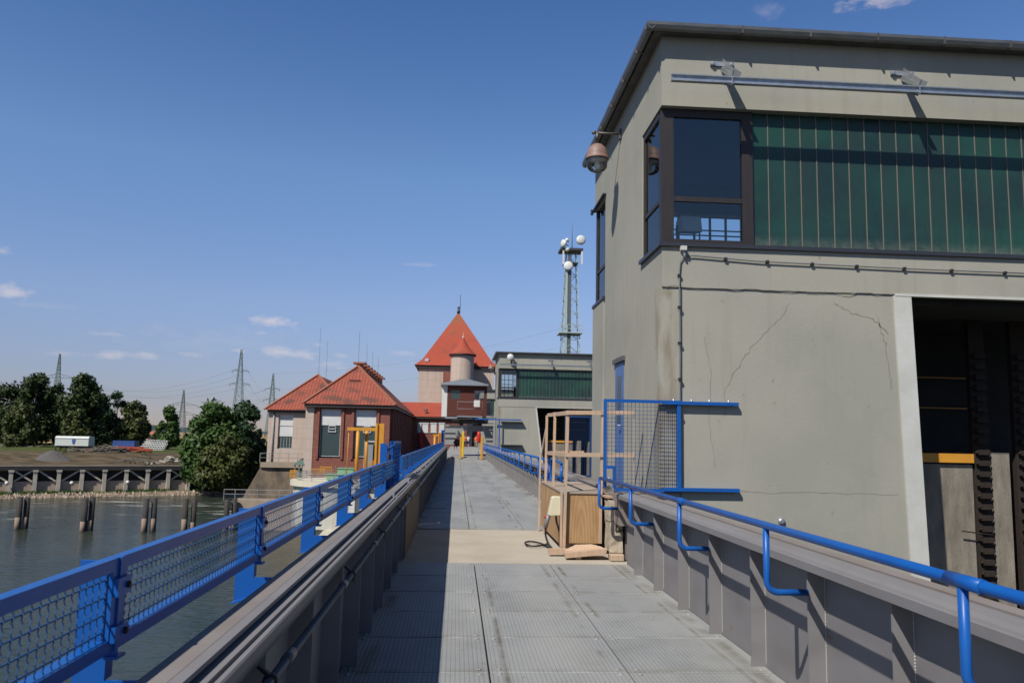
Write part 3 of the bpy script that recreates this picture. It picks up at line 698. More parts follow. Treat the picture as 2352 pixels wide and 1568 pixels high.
    for zz in (4.9, 5.25, 5.45, 5.65, 6.0): fb.box(2.9, 4.14, Y1-.14, Y1-.1, zz, zz+.04)
    wb = fb.build('window_frame', 'dark_frame', root)
    rb_ = MB(); xx = 4.2
    while xx < X1-.3: rb_.box(xx, xx+.045, Y1-.14, Y1-.1, zl-.9, zl); xx += .34
    for zz in (5.62, 5.86, 5.97, 6.08, 6.36): rb_.box(4.2, X1-.24, Y1-.15, Y1-.145, zz, zz+.03)
    rb_.build('rear_window', 'frame_pale', root)
    MB().box(X0+.05, X0+.058, Y1-1.15, Y1-.16, zs, zl).build('pane', 'glass', wb)
    MB().box(X0-.05, X0+.02, Y1-1.25, Y1+.03, zs-.055, zs).box(X0-.07, X0, Y1-1.3, Y1+.03, zl+.0, zl+.03).box(X0-.09, X0-.04, Y1-.02, Y1+.04, zl-.05, zl+.06).build('sill', 'sill_metal', root)
    # roof slab and gutter
    MB().box(X0-.14, X1, Yb-.13, Y1+.1, zt, zt+.09).build('roof', 'gutter_metal', root)
    gt = MB(); prof = [(0,0),(.012,-.06),(.05,-.095),(.10,-.08),(.125,-.03),(.13,.012),(.118,.012),(.112,-.03),(.09,-.07),(.05,-.083),(.02,-.052),(.012,0)]
    gt.prism([(Yb-.13-u, zt+.075+v) for u, v in prof], 'x', X0-.27, X1)
    gt.prism([(X0-.14-u, zt+.075+v) for u, v in prof], 'y', Yb-.25, Y1+.15)
    g1 = gt.build('gutter', 'gutter_pipe', root)
    for x in [3.9+1.0*k for k in range(9)]: MB().box(x, x+.022, Yb-.263, Yb-.13, zt-.022, zt+.094).build('gutter_hook', 'gutter_metal', g1)
    for y in [Yb+.5+1.0*k for k in range(5)]: MB().box(X0-.273, X0-.14, y, y+.022, zt-.022, zt+.094).build('gutter_hook', 'gutter_metal', g1)
    # blue side door in its recess
    d_ = MB().box(X0-.012, X0+.0, Yb+2.55, Yb+3.25, .0, 2.98).build('door', 'door_blue', root)
    MB().box(X0-.018, X0-.012, Yb+2.75, Yb+3.05, 1.95, 2.75).build('door_glass', 'slate_glass', d_)
    MB().tube([(X0-.012,Yb+2.65,1.9),(X0-.07,Yb+2.65,1.9),(X0-.07,Yb+2.8,1.9)], .015, 6).build('handle', 'galvanised', d_)
    MB().box(X0-.05, X0, Yb+2.45, Yb+3.35, 2.99, 3.07).build('door_hood', 'gutter_metal', root)
    # level seam and cable clips as on the wall
    if near:
        Yf = Yb+.0185
        crack([(3.85,2.65),(4.05,2.95),(4.35,3.25),(4.55,3.45),(4.62,3.62)], .014, Yf, root)
        crack([(5.25,3.66),(5.55,3.50),(5.85,3.42),(6.05,3.22)], .02, Yf, root)
        crack([(5.9,3.45),(6.0,3.1),(6.06,2.7),(6.08,2.45)], .018, Yf, root)
        crack([(3.4,3.1),(3.5,2.6),(3.45,2.0),(3.55,1.3)], .012, Yf, root)
        crack([(3.85,2.65),(3.7,2.4),(3.68,2.0)], .014, Yf, root)
        crack([(3.1,.985),(3.9,.98),(4.8,.985),(5.6,.98),(6.12,.985)], .014, Yf, root)
        crack([(2.85,3.79),(3.6,3.785),(4.5,3.79),(5.4,3.785),(6.1,3.79)], .012, Yb-.002, root)
        s2 = MB()
        for (x, z, r_) in ((3.08,2.95,.05),(3.12,2.75,.02),(3.3,2.9,.025)): s2.lathe((x,Yb+.018,z), [(r_,0),(r_*.7,-.0)], 9, (0,1,0), False)
        MB().lathe((4.45,Yb+.02,.60), [(.05,0),(.045,-.03),(.02,-.035),(.001,-.035)], 12, (0,1,0)).build('anchor_stud', 'galvanised', root)
    return root
b1 = control_building(10.9, 'large grey-beige control building with green glass band and dark shaft, nearest the camera', True)
b2 = control_building(55.4, 'second grey-beige control building further along the walkway, seen past the wooden frame', False, 5.36, .10, .135)
b3 = control_building(99.9, 'third control building, mostly hidden behind the second one and the brown cabin', False, 5.36, .10, .135)

# ------------------------------------------------------------------ cleaning rail under the roof, one per building
def hoist_rail(Yb, label, group=None, flood=False):
    root = thing('monorail_track', (2.8, Yb-.42, 6.6), label, 'rail')
    Yr = Yb-.42
    MB().prism([(Yr-.035,6.60),(Yr+.035,6.60),(Yr+.035,6.615),(Yr+.008,6.625),(Yr+.008,6.675),(Yr+.035,6.685),(Yr+.035,6.70),(Yr-.035,6.70),(Yr-.035,6.685),(Yr-.008,6.675),(Yr-.008,6.625),(Yr-.035,6.615)], 'x', 2.83, 13.4).build('track', 'galvanised', root)
    for x in [3.68+2.7*k for k in range(4)]:
        a = MB().box(x-.17, x+.17, Yb-.03, Yb, 7.05, 7.11)
        a.bar((x,Yb-.02,7.08),(x+.02,Yr,6.72),.16,.012,(1,0,0)).bar((x,Yb-.02,7.06),(x+.13,Yr+.05,6.74),.012,.12)
        a.prism([(Yb,6.98),(Yb,7.06),(Yr,6.76),(Yr,6.70)], 'x', x-.006, x+.006)
        a.bar((x,Yr,6.70),(x,Yr,6.58),.09,.012)
        a.bar((x,Yr,6.58),(x-.35,Yr+.02,6.66),.05,.012)
        p_ = a.build('bracket', 'galvanised', root)
        for q_ in (-.14,.14): MB().lathe((x+q_,Yb-.03,7.08), [(.03,0),(.03,-.025),(.001,-.03)], 6, (0,1,0), False).build('bolt', 'galvanised', p_)
hoist_rail(10.9, 'galvanised monorail track on brackets under the roof edge of the nearest building')
hoist_rail(55.4, 'thin galvanised track on brackets high on the second building')
# lamps on the side walls
def wall_lamp(Yb, label):
    X, Y, Z = 2.37, Yb+2.9, 6.93
    root = thing('wall_lamp', (2.8, Y, 6.9), label, 'lamp')
    MB().tube([(2.8,Y,7.12),(X-.08,Y,7.12)], .022, 8).box(2.76,2.80,Y-.05,Y+.05,7.02,7.2).tube([(X,Y,7.13),(X,Y,6.98)], .03, 8).tube([(X-.09,Y,7.11),(X-.03,Y,7.14)],.03,8).build('arm', 'gutter_metal', root)
    h_ = MB().lathe((X,Y,6.62), [(.20,0),(.212,.008),(.212,.024),(.196,.036),(.193,.09),(.178,.16),(.145,.225),(.09,.275),(.04,.297),(.001,.30)], 24).build('lamp_hood', 'lamp_pink', root)
    MB().lathe((X,Y,6.62), [(.18,-.0),(.155,.02),(.14,-.01),(.06,.03),(.001,.03)], 20).build('reflector', 'white', h_)
    MB().lathe((X,Y,6.62), [(.19,-.0),(.185,-.07),(.18,-.14),(.13,-.20),(.06,-.23),(.001,-.235)], 20).build('glass_bowl', 'bowl_glass', root)
    MB().lathe((X,Y,6.50), [(.001,-.05),(.045,-.03),(.05,.03),(.03,.1),(.001,.1)], 12).build('bulb', 'opal_glass', root)
wall_lamp(10.9, 'round brown lamp with glass bowl on the side wall of the nearest building')
wall_lamp(55.4, 'small pinkish dome lamp on the side wall of the second building')
# cable run down the corner of the near building
cb_ = thing('wall_cable', (3.0, 10.88, 1.0), 'thin grey cable clipped down the front wall and along under the green glazing', 'cable')
MB().tube([(9.0,10.872,4.15),(6.5,10.872,4.16),(4.2,10.872,4.19),(3.25,10.872,4.24),(3.10,10.872,4.23),(3.055,10.872,4.16),(3.04,10.872,4.0),(3.04,10.872,3.0),(3.045,10.885,1.9),(3.06,10.9,.9),(3.08,10.9,-.3)], .010, 6).build('cable', 'grey_plastic', cb_)
for (x, z) in ((3.04,3.95),(3.04,3.5),(3.04,3.0),(3.042,2.5),(3.05,2.0),(3.7,4.21),(4.3,4.19),(4.95,4.18),(5.6,4.17),(6.3,4.163),(7.0,4.158),(7.8,4.153)):
    MB().box(x-.022, x+.022, 10.855, 10.895, z-.018, z+.018).build('clip', 'dark_frame', cb_)
MB().box(3.05,3.13,10.80,10.88,4.30,4.36).tube([(3.09,10.84,4.30),(3.12,10.86,4.2)],.02,6).build('junction_box', 'white_trim', cb_)
# floodlight standing inside the corner window
fl = thing('floodlight', (3.3, 11.35, 4.30), 'grey box floodlight standing behind the lower corner window pane', 'lamp')
fb_ = MB().prism([(11.16,4.66),(11.22,4.90),(11.46,4.88),(11.52,4.72)], 'x', 3.16, 3.46).build('housing', 'white', fl)
MB().prism([(11.150,4.665),(11.157,4.668),(11.214,4.895),(11.207,4.892)], 'x', 3.18, 3.44).build('front_glass', 'opal_glass', fb_)
MB().tube([(3.14,11.36,4.8),(3.14,11.36,4.52),(3.48,11.36,4.52),(3.48,11.36,4.8)], .015, 6).tube([(3.31,11.36,4.52),(3.31,11.36,4.30)], .02, 6).build('stand', 'dark_steel', fl)
f2 = thing('floodlight', (3.6, 55.1, 7.1), 'round white floodlight on the roof edge of the second building', 'lamp')
MB().lathe((3.55,55.05,7.18), [(.001,0),(.21,.0),(.23,.04),(.14,.14),(.001,.2)], 18, (0,1,0)).build('reflector', 'white', f2)
MB().bar((3.6,55.3,7.1),(3.7,55.38,6.6),.06).build('stem', 'dark_steel', f2)

# ------------------------------------------------------------------ sliding mesh gate and its guides
mg = thing('sliding_mesh_gate', (2.45, 10.62, .98), 'blue framed wire mesh gate beside the front wall of the nearest building', 'gate')
f_ = MB(); a, b_, z0, z1, y = 1.985, 3.045, .97, 2.205, 10.865
f_.box(a, a+.042, y-.02, y+.02, z0+.30, z1-.042).box(b_-.05, b_, y-.02, y+.02, z0, z1-.042).box(a, b_, y-.02, y+.02, z1-.042, z1)
f_.box(a+.16, b_-.05, y-.02, y+.02, z0, z0+.042).box(a+.042, a+.16, y-.02, y+.02, z0+.30, z0+.34).box(a+.13, a+.16, y-.02, y+.02, z0+.042, z0+.30).box(a, a+.042, y-.02, y+.02, z0+.05, z0+.30)
gf = f_.build('frame', 'blue', mg)
w = MB(); x = a+.06
while x < b_-.06: w.bar((x,y+.01,z0+(.34 if x < a+.16 else .04)),(x,y+.01,z1-.04),.0045); x += .054
z = z0+.06
while z < z1-.05: w.bar((a+.04 if z > z0+.34 else a+.16, y+.006, z),(b_-.04,y+.006,z),.0045); z += .054
w.build('wire_mesh', 'blue_wire', mg)
for zz, lab in ((.985, 'lower blue guide rail of the mesh gate on the front wall'), (2.15, 'upper blue guide rail of the mesh gate on the front wall')):
    gd = thing('guide_rail', (3.3, 10.75, zz), lab, 'rail')
    MB().box(2.80, 3.85, 10.84, 10.915, zz+.038, zz+.046).box(2.80, 3.85, 10.834, 10.8395, zz, zz+.046).build('angle', 'blue', gd)
    if zz > 2:
        for x in (2.95, 3.2, 3.45, 3.72): MB().lathe((x,10.875,zz+.046), [(.018,0),(.018,.03),(.001,.034)], 8).build('roller', 'galvanised', gd)
MB().bar((2.06,10.845,1.12),(2.12,10.83,.98),.012).lathe((2.06,10.84,1.14),[(.014,-.014),(.02,0),(.014,.014),(.001,.018)],8).build('latch', 'galvanised', mg)
m2 = thing('mesh_gate', (2.55, 17.0, .85), 'dark blue mesh gate seen through the timber frame behind the plywood box', 'gate')
f_ = MB().box(2.28,2.32,16.98,17.02,.87,2.15).box(2.81,2.85,16.98,17.02,.87,2.15).box(2.32,2.81,16.98,17.02,2.11,2.15).box(2.32,2.81,16.98,17.02,.87,.91)
f_.build('frame', 'mesh_dark', m2); w = MB()
for k in range(1, 13): w.bar((2.3+.53*k/13,17,.9),(2.3+.53*k/13,17,2.12),.0035)
for k in range(1, 29): w.bar((2.31,17.0,.9+.042*k),(2.83,17.0,.9+.042*k),.0035)
w.build('wire_mesh', 'mesh_dark', m2)
m3 = thing('mesh_gate', (2.7, 55.1, .9), 'blue gate frame standing by the front of the second building', 'gate')
MB().box(2.86,2.94,55.05,55.1,-.1,2.9).box(1.2,4.4,55.06,55.14,2.85,2.93).build('frame', 'blue', m3)
for zz in (2.72, 1.15): MB().box(3.0,4.5,55.1,55.38,zz,zz+.06).build('guide', 'dark_steel', m3)

# ------------------------------------------------------------------ plywood box with its timber guard frame
bx = thing('plywood_box', (1.9, 12.9, 0), 'plywood box with wavy grain standing on the pier slab against the right parapet', 'box')
MB().box(1.60, 2.115, 11.92, 11.945, .15, .86).build('front_panel', 'plywood', bx)
MB().box(1.575, 1.60, 11.92, 14.85, .10, .86).build('side_panel', 'plywood', bx)
lid = MB()
for k in range(5): lid.box(1.56, 2.34, 11.90+.60*k, 12.485+.60*k, .862, .885+.003*(k%2))
lid.build('lid', 'weathered_board', bx)
MB().box(1.62,2.10,11.96,14.8,.12,.15).box(1.66,1.72,12.0,12.06,0,.12).box(2.0,2.06,12.0,12.06,0,.12).box(1.66,1.72,14.6,14.66,0,.12).build('base', 'timber', bx)
MB().box(2.115,2.16,11.91,11.95,.15,.86).build('corner_batten', 'timber', bx)
MB().box(1.565,1.60,11.895,11.92,.02,.86).build('corner_batten', 'timber', bx)
tf = thing('timber_guard_frame', (1.9, 12.9, 0), 'open guard frame of bare timber battens around the plywood box', 'frame')
def bat(p, q, w_=.045, h_=.03): return MB().bar(p, q, w_, h_).build('batten', 'timber', tf)
bat((1.595,11.87,.04),(1.63,11.87,2.03), .045,.045); bat((1.555,11.88,.05),(1.555,11.88,.88), .06,.03)
bat((1.60,13.3,.52),(1.615,13.3,2.09),.045,.04); bat((1.60,14.5,.0),(1.615,14.5,2.07),.045,.04)
bat((1.53,14.85,.0),(1.545,14.85,1.36),.045,.03); bat((1.56,14.9,1.3),(1.64,14.6,2.0),.02,.03)
bat((2.135,11.87,.86),(2.15,11.87,2.05),.045,.035)
bat((1.62,11.85,2.035),(1.64,14.52,2.075),.035,.06); bat((1.62,11.84,1.425),(1.63,14.52,1.40),.03,.06)
bat((1.60,11.84,2.04),(2.62,11.84,2.06),.03,.06); bat((1.60,11.835,1.425),(2.62,11.835,1.44),.03,.06)
bat((1.62,14.53,1.40),(2.3,14.53,1.42),.03,.06)
bat((2.62,11.86,.9),(2.62,11.86,2.05),.008,.008)
bat((1.36,11.75,.055),(1.72,11.75,.055),.09,.075)
ss = thing('power_socket_box', (1.48, 11.95, .55), 'cream plastic socket box fixed to the side of the plywood box', 'socket box')
MB().prism([(1.37,.55),(1.42,.80),(1.455,.815),(1.55,.815),(1.55,.545),(1.40,.535)], 'y', 11.90, 12.08).build('housing', 'cream_plastic', ss, .01)
MB().tube([(1.385,11.98,.56),(1.34,11.98,.36)], .028, 12, rs=[.036,.026]).build('plug', 'grey_plastic', ss)
MB().tube([(1.345,11.99,.53),(1.32,11.99,.50)], .02, 8).build('plug_cap', 'red', ss)
cpts = [(1.345,11.98,.37),(1.34,11.98,.27),(1.37,11.95,.16),(1.44,11.9,.06),(1.47,12.1,.02),(1.44,12.5,.02),(1.36,12.9,.02),(1.24,13.1,.02),(1.14,13.0,.02),(1.12,12.7,.025),(1.2,12.55,.02),(1.32,12.6,.02),(1.45,12.8,.02),(1.5,13.1,.02)]
def smooth(p, n=5):
    p = [Vector(a) for a in p]; out = []
    for i in range(len(p)-1):
        p0, p1, p2, p3 = p[max(i-1,0)], p[i], p[i+1], p[min(i+2,len(p)-1)]
        for k in range(n):
            t_ = k/n; out.append(.5*((2*p1)+(p2-p0)*t_+(2*p0-5*p1+4*p2-p3)*t_*t_+(3*p1-3*p2+p3-p0)*t_**3))
    return out+[p[-1]]
tag(MB().tube(smooth(cpts), .014, 8).build('power_cable', 'rubber'), 'thick black rubber cable looping from the socket box onto the pale slab', 'cable')
tag(MB().tube(smooth([(1.49,11.98,.55),(1.50,11.99,.45),(1.53,12.0,.36),(1.55,12.05,.3)]), .014, 8).build('power_cable', 'rubber'), 'short black cable entering the side of the plywood box under the socket box', 'cable')
# split timber, rubble
def rough(b, amt, seed):
    random.seed(seed); b.v = [v+Vector((random.uniform(-amt,amt) for _ in range(3))) for v in b.v]; return b
wd = thing('split_timber', (1.85, 11.5, 0), 'tilted split timber beam lying in front of the plywood box', 'timber')
MB().prism([(1.56,.015),(2.12,.07),(2.14,.145),(1.55,.085)], 'y', 11.36, 11.5).build('beam', 'timber', wd)
MB().add([(1.56,11.5,.09),(2.13,11.5,.13),(2.10,11.75,.10),(1.6,11.75,.08),(1.62,11.53,.13),(1.72,11.56,.175),(1.95,11.56,.185),(2.09,11.53,.155)], [(0,1,7,6,5,4),(1,2,7),(2,3,5,6),(2,6,7),(3,0,4),(3,4,5),(0,3,2,1)]).build('splinter', 'timber', wd)
MB().box(1.70,1.78,11.4,11.5,-.005,.03).build('wedge', 'timber', wd)
st = thing('stone_block', (2.22, 11.45, 0), 'upright rough sandstone block with black paint strokes beside the plywood box', 'stone')
import bmesh
def rock(x0, x1, y0, y1, z0, z1, n, amt, seed, nm, mt_, par):
    b = MB(); random.seed(seed); vs = []; fs = []
    nx, ny, nz2 = n
    idx = {}
    def V_(i, j, k):
        if (i,j,k) not in idx:
            idx[(i,j,k)] = len(vs)
            vs.append((x0+(x1-x0)*i/nx+random.uniform(-amt,amt), y0+(y1-y0)*j/ny+random.uniform(-amt,amt), z0+(z1-z0)*k/nz2+random.uniform(-amt,amt)))
        return idx[(i,j,k)]
    for i in range(nx):
        for k in range(nz2):
            fs += [(V_(i,0,k),V_(i+1,0,k),V_(i+1,0,k+1),V_(i,0,k+1)), (V_(i,ny,k+1),V_(i+1,ny,k+1),V_(i+1,ny,k),V_(i,ny,k))]
    for j in range(ny):
        for k in range(nz2):
            fs += [(V_(0,j,k+1),V_(0,j+1,k+1),V_(0,j+1,k),V_(0,j,k)), (V_(nx,j,k),V_(nx,j+1,k),V_(nx,j+1,k+1),V_(nx,j,k+1))]
    for i in range(nx):
        for j in range(ny):
            fs += [(V_(i,j,0),V_(i,j+1,0),V_(i+1,j+1,0),V_(i+1,j,0)), (V_(i,j,nz2),V_(i+1,j,nz2),V_(i+1,j+1,nz2),V_(i,j+1,nz2))]
    return b.add(vs, fs).build(nm, mt_, par)
rock(2.175, 2.36, 11.38, 11.75, .10, .52, (3,3,5), .008, 4, 'lower_stone', 'stone', st)
rock(2.165, 2.37, 11.38, 11.75, .53, .80, (3,3,4), .010, 9, 'upper_stone', 'stone', st)
MB().box(2.25,2.262,11.358,11.368,.40,.47).box(2.25,2.36,11.358,11.368,.39,.405).box(2.262,2.36,11.358,11.368,.465,.478).box(2.315,2.33,11.352,11.362,.54,.62).build('paint_stroke', 'black', st)
tag(MB().cham(2.17,2.36,11.26,11.46,0,.085,.01).build('wood_block', 'timber'), 'small pale wood block under the sandstone block by the right parapet', 'block')
tag(rough(MB().box(2.14,2.34,11.5,11.9,.835,.855), .006, 2).build('loose_board', 'timber'), 'small loose board lying over the gap between box and parapet', 'board')
rb = MB(); random.seed(12)
for k in range(46):
    x, y, r_ = random.uniform(2.3,2.62), random.uniform(11.0,13.2), random.uniform(.01,.035); rb.box(x-r_,x+r_,y-r_,y+r_*1.3,.90,.90+r_*1.2)
tag(rough(rb, .006, 3).build('rubble', 'gutter_metal'), 'broken dark rubble strewn on the right parapet end', 'rubble', kind='stuff')
tag(MB().box(2.24,2.60,11.0,15.4,.5,.90).box(2.40,2.60,11.0,15.4,-.3,.5).build('pier_kerb', 'girder_rust'), 'rough kerb between the right parapet ends behind the plywood box', 'kerb')
# ================================================================== RIVER AND LAND
tag(MB().quad((-900,-300,-8),(400,-300,-8),(400,500,-8),(-900,500,-8)).build('river', 'water'), kind='structure')
SX, SY = .87, .49
def dd(x, y): return (x+62)*-SY+(y-116)*SX
def ss_(x, y): return (x+62)*SX+(y-116)*SY
def on_line(px, d0):      # where the sight line over a picture column meets the quay line
    lo, hi = 60.0, 260.0
    for _ in range(50):
        m_ = (lo+hi)/2; p = atY(px, 1100, m_)
        if dd(p.x, p.y) < d0: lo = m_
        else: hi = m_
    return p
A = on_line(24, 3.0); B = on_line(431, 3.0); A.z = B.z = -7.4; SQ = ss_(B.x, B.y)+.6
def hgt(d, s):
    w_ = min(1, max(0, (s-SQ)/5))     # beyond the quay the step becomes a slope
    pts = [(-6,-10),(-.5,-8.4),(1.2,-7.5),(3.85,-7.3),(3.9,-3.8),(14,-3.75),(21,-2.35),(40,-2.0),(80,-1.6),(9999,-1.5)]
    pt2 = [(-6,-10),(-.5,-8.4),(1.2,-7.6),(3.35,-7.2),(7,-5.8),(14,-3.9),(21,-2.5),(40,-2.0),(80,-1.6),(9999,-1.5)]
    def ip(P):
        if d <= P[0][0]: return P[0][1]
        for (a, b), (c, e) in zip(P[:-1], P[1:]):
            if d <= c: return b+(e-b)*(d-a)/(c-a)
    return ip(pts)*(1-w_)+ip(pt2)*w_
ds = [-6,-3,-1,-.5,0,.6,1.2,2.2,3.85,3.9,5,7,10,14,17,21,30,40,60,80,120,150,153,210,300,600,1500,4500]
sl = [-700,-300,-120]+[-90+5*k for k in range(int((SQ+90)/5)+1)]+[SQ, SQ+1.5]+[SQ+5+5*k for k in range(10)]+[90,140,250,600,1600]
random.seed(21)
b = MB(); vs = []
for s_ in sl:
    for d in ds:
        z = hgt(d, s_)+(random.uniform(-.15,.15) if 3.5 < d < 100 or -1 < d < 3 else 0)
        vs.append((-62+SX*s_-SY*d, 116+SY*s_+SX*d, z))
n_ = len(ds)
b.add(vs, [(i*n_+j, (i+1)*n_+j, (i+1)*n_+j+1, i*n_+j+1) for i in range(len(sl)-1) for j in range(n_-1)], True)
tag(b.build('far_bank', 'land'), kind='structure')
# distant wooded rise on the horizon
hb = MB(); random.seed(5); pr = []
xs = [-3200+60*k for k in range(95)]
for x in xs: pr.append((x, 2600, -2, 20+11*math.sin(x*.0021)+7*math.sin(x*.011)+random.uniform(0,4)))
for (a, c_) in zip(pr[:-1], pr[1:]): hb.add([(a[0],2600,-2),(c_[0],2600,-2),(c_[0],2650,c_[3]),(a[0],2650,a[3]),(a[0],2900,-2),(c_[0],2900,-2)], [(0,1,2,3),(3,2,5,4)])
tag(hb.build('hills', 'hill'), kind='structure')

# ------------------------------------------------------------------ concrete quay with braced trestle front
dr = (B-A).normalized(); per = (B-A).length/8
nrm = Vector((dr.y, -dr.x, 0))           # towards the river
q = thing('quay_wall', tuple(A), 'long concrete quay with posts and diagonal braces on the far bank', 'quay')
P0, P1 = A-dr*per*8, B
def along(t_, z, off=0): 
    p = A+dr*(per*t_)+nrm*off; return Vector((p.x, p.y, z))
MB().bar(along(-8,-3.95,.25), along(8.05,-3.95,.25), .9, .5).bar(along(-8,-3.66,.35), along(8.08,-3.66,.35), 1.2, .12).build('deck_beam', 'quay_concrete', q)
MB().bar(along(-8,-6.6,0), along(8,-6.6,0), .3, 1.5).build('lower_wall', 'quay_low', q)
MB().bar(along(-8,-5.4,-.6), along(8,-5.4,-.6), .2, 3.2).build('back_wall', 'pile_dark', q)
MB().bar(along(-8,-5.94,-.3), along(8,-5.94,-.3), .8, .1).build('ledge', 'quay_concrete', q)
for k in range(-8, 9): MB().bar(along(k,-7.6,.45), along(k,-4.2,.45), .5, .5, dr).bar(along(k,-4.5,.45), along(k,-4.2,.45), .7, .7, dr).build('post', 'quay_post', q)
kinds = {0:'x',1:'\\',2:'/',3:'\\',4:'/',5:'\\',6:'/',7:'x',-1:'\\',-2:'/',-3:'x'}
for k, c_ in kinds.items():
    if c_ in 'x\\': MB().bar(along(k+.12,-4.3,.35), along(k+.88,-5.85,.35), .22).build('brace', 'quay_post', q)
    if c_ in 'x/': MB().bar(along(k+.12,-5.85,.28), along(k+.88,-4.3,.28), .22).build('brace', 'quay_post', q)
for i, (px, py, Y) in enumerate(((22,1112,121),(243,1109,128),(431,1108,134),(612,1107,139),(676,1111,142),(760,1112,146))):
    px = px/1.0
    pass
for (zx, zy, Y, lab) in ((45,1038,118,'leftmost small white marker ball at the foot of the quay'),(475,1037,122,'small white marker ball below the fourth quay post'),(845,1032,126,'small white marker ball below the sixth quay post'),(1198,1032,133,'small white marker ball below the last quay brace'),(1328,1037,138,'small white marker ball on the grass bank beside the bush'),(1490,1040,139,'rightmost white marker ball on the grass bank')):
    p = atY((0+zx/1.96)/1.4694, (1100+zy/1.96)/1.4694, Y)
    tag(MB().lathe(p, [(.001,-.28),(.2,-.2),(.28,0),(.2,.2),(.001,.28)], 12).build('marker_ball', 'opal_glass'), lab, 'marker', 'white marker balls along the bank')

# ------------------------------------------------------------------ mooring piles in the river
pl_ = [(46,1148,1213,'leftmost pair of dark mooring piles in the river, close together'),(196,1150,1218,'second pair of mooring piles from the left'),(339,1150,1220,'third pair of mooring piles from the left, clearly parted'),(431,1152,1214,'fourth pair of mooring piles from the left'),(525,1152,1218,'fifth pair of mooring piles, standing right above the railing'),(616,1154,1220,'rightmost pair of mooring piles by the ramp, half hidden by the railing')]
dist = [82,81,81,81.5,83,86]
for (px, yt, yb, lab), Y in zip(pl_, dist):
    p = atY(px, yb, Y); zt = atY(px, (yt-1003)*1.0+1003-7, Y).z
    root = thing('mooring_piles', (p.x, Y, -9), lab, 'piles', 'mooring piles standing in the river')
    for dx, dy in ((-.2-.1*(px>300), 0), (.22+.1*(px>300), .5)):
        x = p.x+dx
        MB().tube([(x,Y+dy,-9),(x+random.uniform(-.05,.05),Y+dy,zt+random.uniform(-.08,.05))], .26, 12).build('pile', 'pile_dark', root)
        MB().tube([(x-.05,Y+dy-.10,-8.3),(x-.05,Y+dy-.10,zt-2.0+random.uniform(-.3,.1))], .24, 12).build('bare_base', 'pile_pale', root)

# ------------------------------------------------------------------ trees
def tree(px, pybase, Y, width, top_py, leaf, label, seed, cat='tree', name='broadleaf_tree', bark='bark', clumps=26, per_=190, low=.12, lean=0, size=.42, x_off=0, group='trees on the far bank'):
    random.seed(seed)
    base = atY(px, pybase, Y); top = atY(px, top_py, Y).z; s_px = (Y)/F
    wd_ = width*s_px/2; h = top-base.z
    root = thing(name, tuple(base), label, cat, group)
    tk = MB(); r0_ = max(.18, h*.022)
    bx_, by_, bz = base
    mid = Vector((bx_+lean*h*.3, by_, bz+h*.45)); tp = Vector((bx_+lean*h*.5, by_, bz+h*.82))
    tk.tube([base-Vector((0,0,.5)), (bx_,by_,bz+h*.15), mid, tp], r0_, 9, rs=[r0_*1.4, r0_, r0_*.6, r0_*.15])
    cl = []
    clumps = int(clumps*1.7)
    for k in range(clumps):
        t_ = random.uniform(low, 1)**.9; 
        rad = wd_*(math.sin(math.pi*min(.97, (t_-low)/(1-low)*.78+.17))**.6)
        a = random.uniform(0, 2*math.pi); rr = rad*math.sqrt(random.uniform(.12, 1))*.78
        c_ = Vector((bx_+lean*h*t_*.5+rr*math.cos(a), by_+rr*math.sin(a), bz+h*t_*.93))
        R_ = random.uniform(.24, .42)*wd_*(1.15-.5*t_)
        cl.append((c_, R_))
        if k % 4 == 0:
            st_ = base+Vector((0,0,h*random.uniform(.12,.6))); tk.tube([st_, (st_+c_)/2+Vector((0,0,h*.03)), c_], r0_*.3, 5, rs=[r0_*.35, r0_*.22, r0_*.06])
    cl.append((Vector((bx_+lean*h*.5, by_, top-wd_*.25)), wd_*.26))
    tk.build('trunk', bark, root)
    lf = MB(); vv = []; ff = []
    for (c_, R_) in cl:
        n_l = int(per_*(R_/(wd_*.28))**2)
        for k in range(min(n_l, 420)):
            d = Vector((random.gauss(0,1), random.gauss(0,1), random.gauss(0,.85))).normalized()
            p = c_+d*R_*(random.uniform(.3, 1.08) if random.random() < .8 else random.uniform(1, 1.38))
            if p.z < bz+.3: continue
            u = Vector((random.gauss(0,1), random.gauss(0,1), random.gauss(0,1))).normalized(); v = (u.cross(d+u*.1)).normalized() if u.cross(d).length > .01 else Vector((1,0,0))
            a_ = size*random.uniform(.5,1.15); b_ = a_*.55; o = len(vv)
            vv += [p-u*a_, p-v*b_, p+u*a_, p+v*b_]; ff.append((o,o+1,o+2,o+3))
    lf.v = vv; lf.f = ff; lf.sm = [False]*len(ff)
    me = bpy.data.meshes.new('crown'); me.from_pydata([v-root.location for v in vv], [], ff); me.materials.append(MT[leaf])
    o = bpy.data.objects.new('crown', me); COL.objects.link(o); o.parent = root
    return root
GB = 1030
tree(8, GB+6, 178, 120, 882, 'leaf_dark', 'dark tree cut by the left edge of the picture behind the yard', 1, low=.1)
tree(72, GB, 172, 108, 856, 'leaf_dark', 'tall dark rounded tree left of the white trailer', 2, clumps=34)
tree(40, GB+2, 160, 70, 930, 'leaf_olive', 'lower olive tree in front of the tall dark tree at the far left', 3, clumps=18)
tree(122, GB, 182, 70, 880, 'leaf_dark', 'dark tree in front of the left pylon', 4, clumps=20)
tree(178, GB, 170, 100, 858, 'leaf_dark', 'tall broad tree rising behind the white trailer', 5, clumps=34)
tree(172, GB, 162, 66, 938, 'leaf_olive', 'small olive tree right behind the white trailer', 6, clumps=18)
tree(228, GB, 185, 60, 905, 'leaf_bluegreen', 'dark blue-green tree between trailer and blue container', 7, clumps=20)
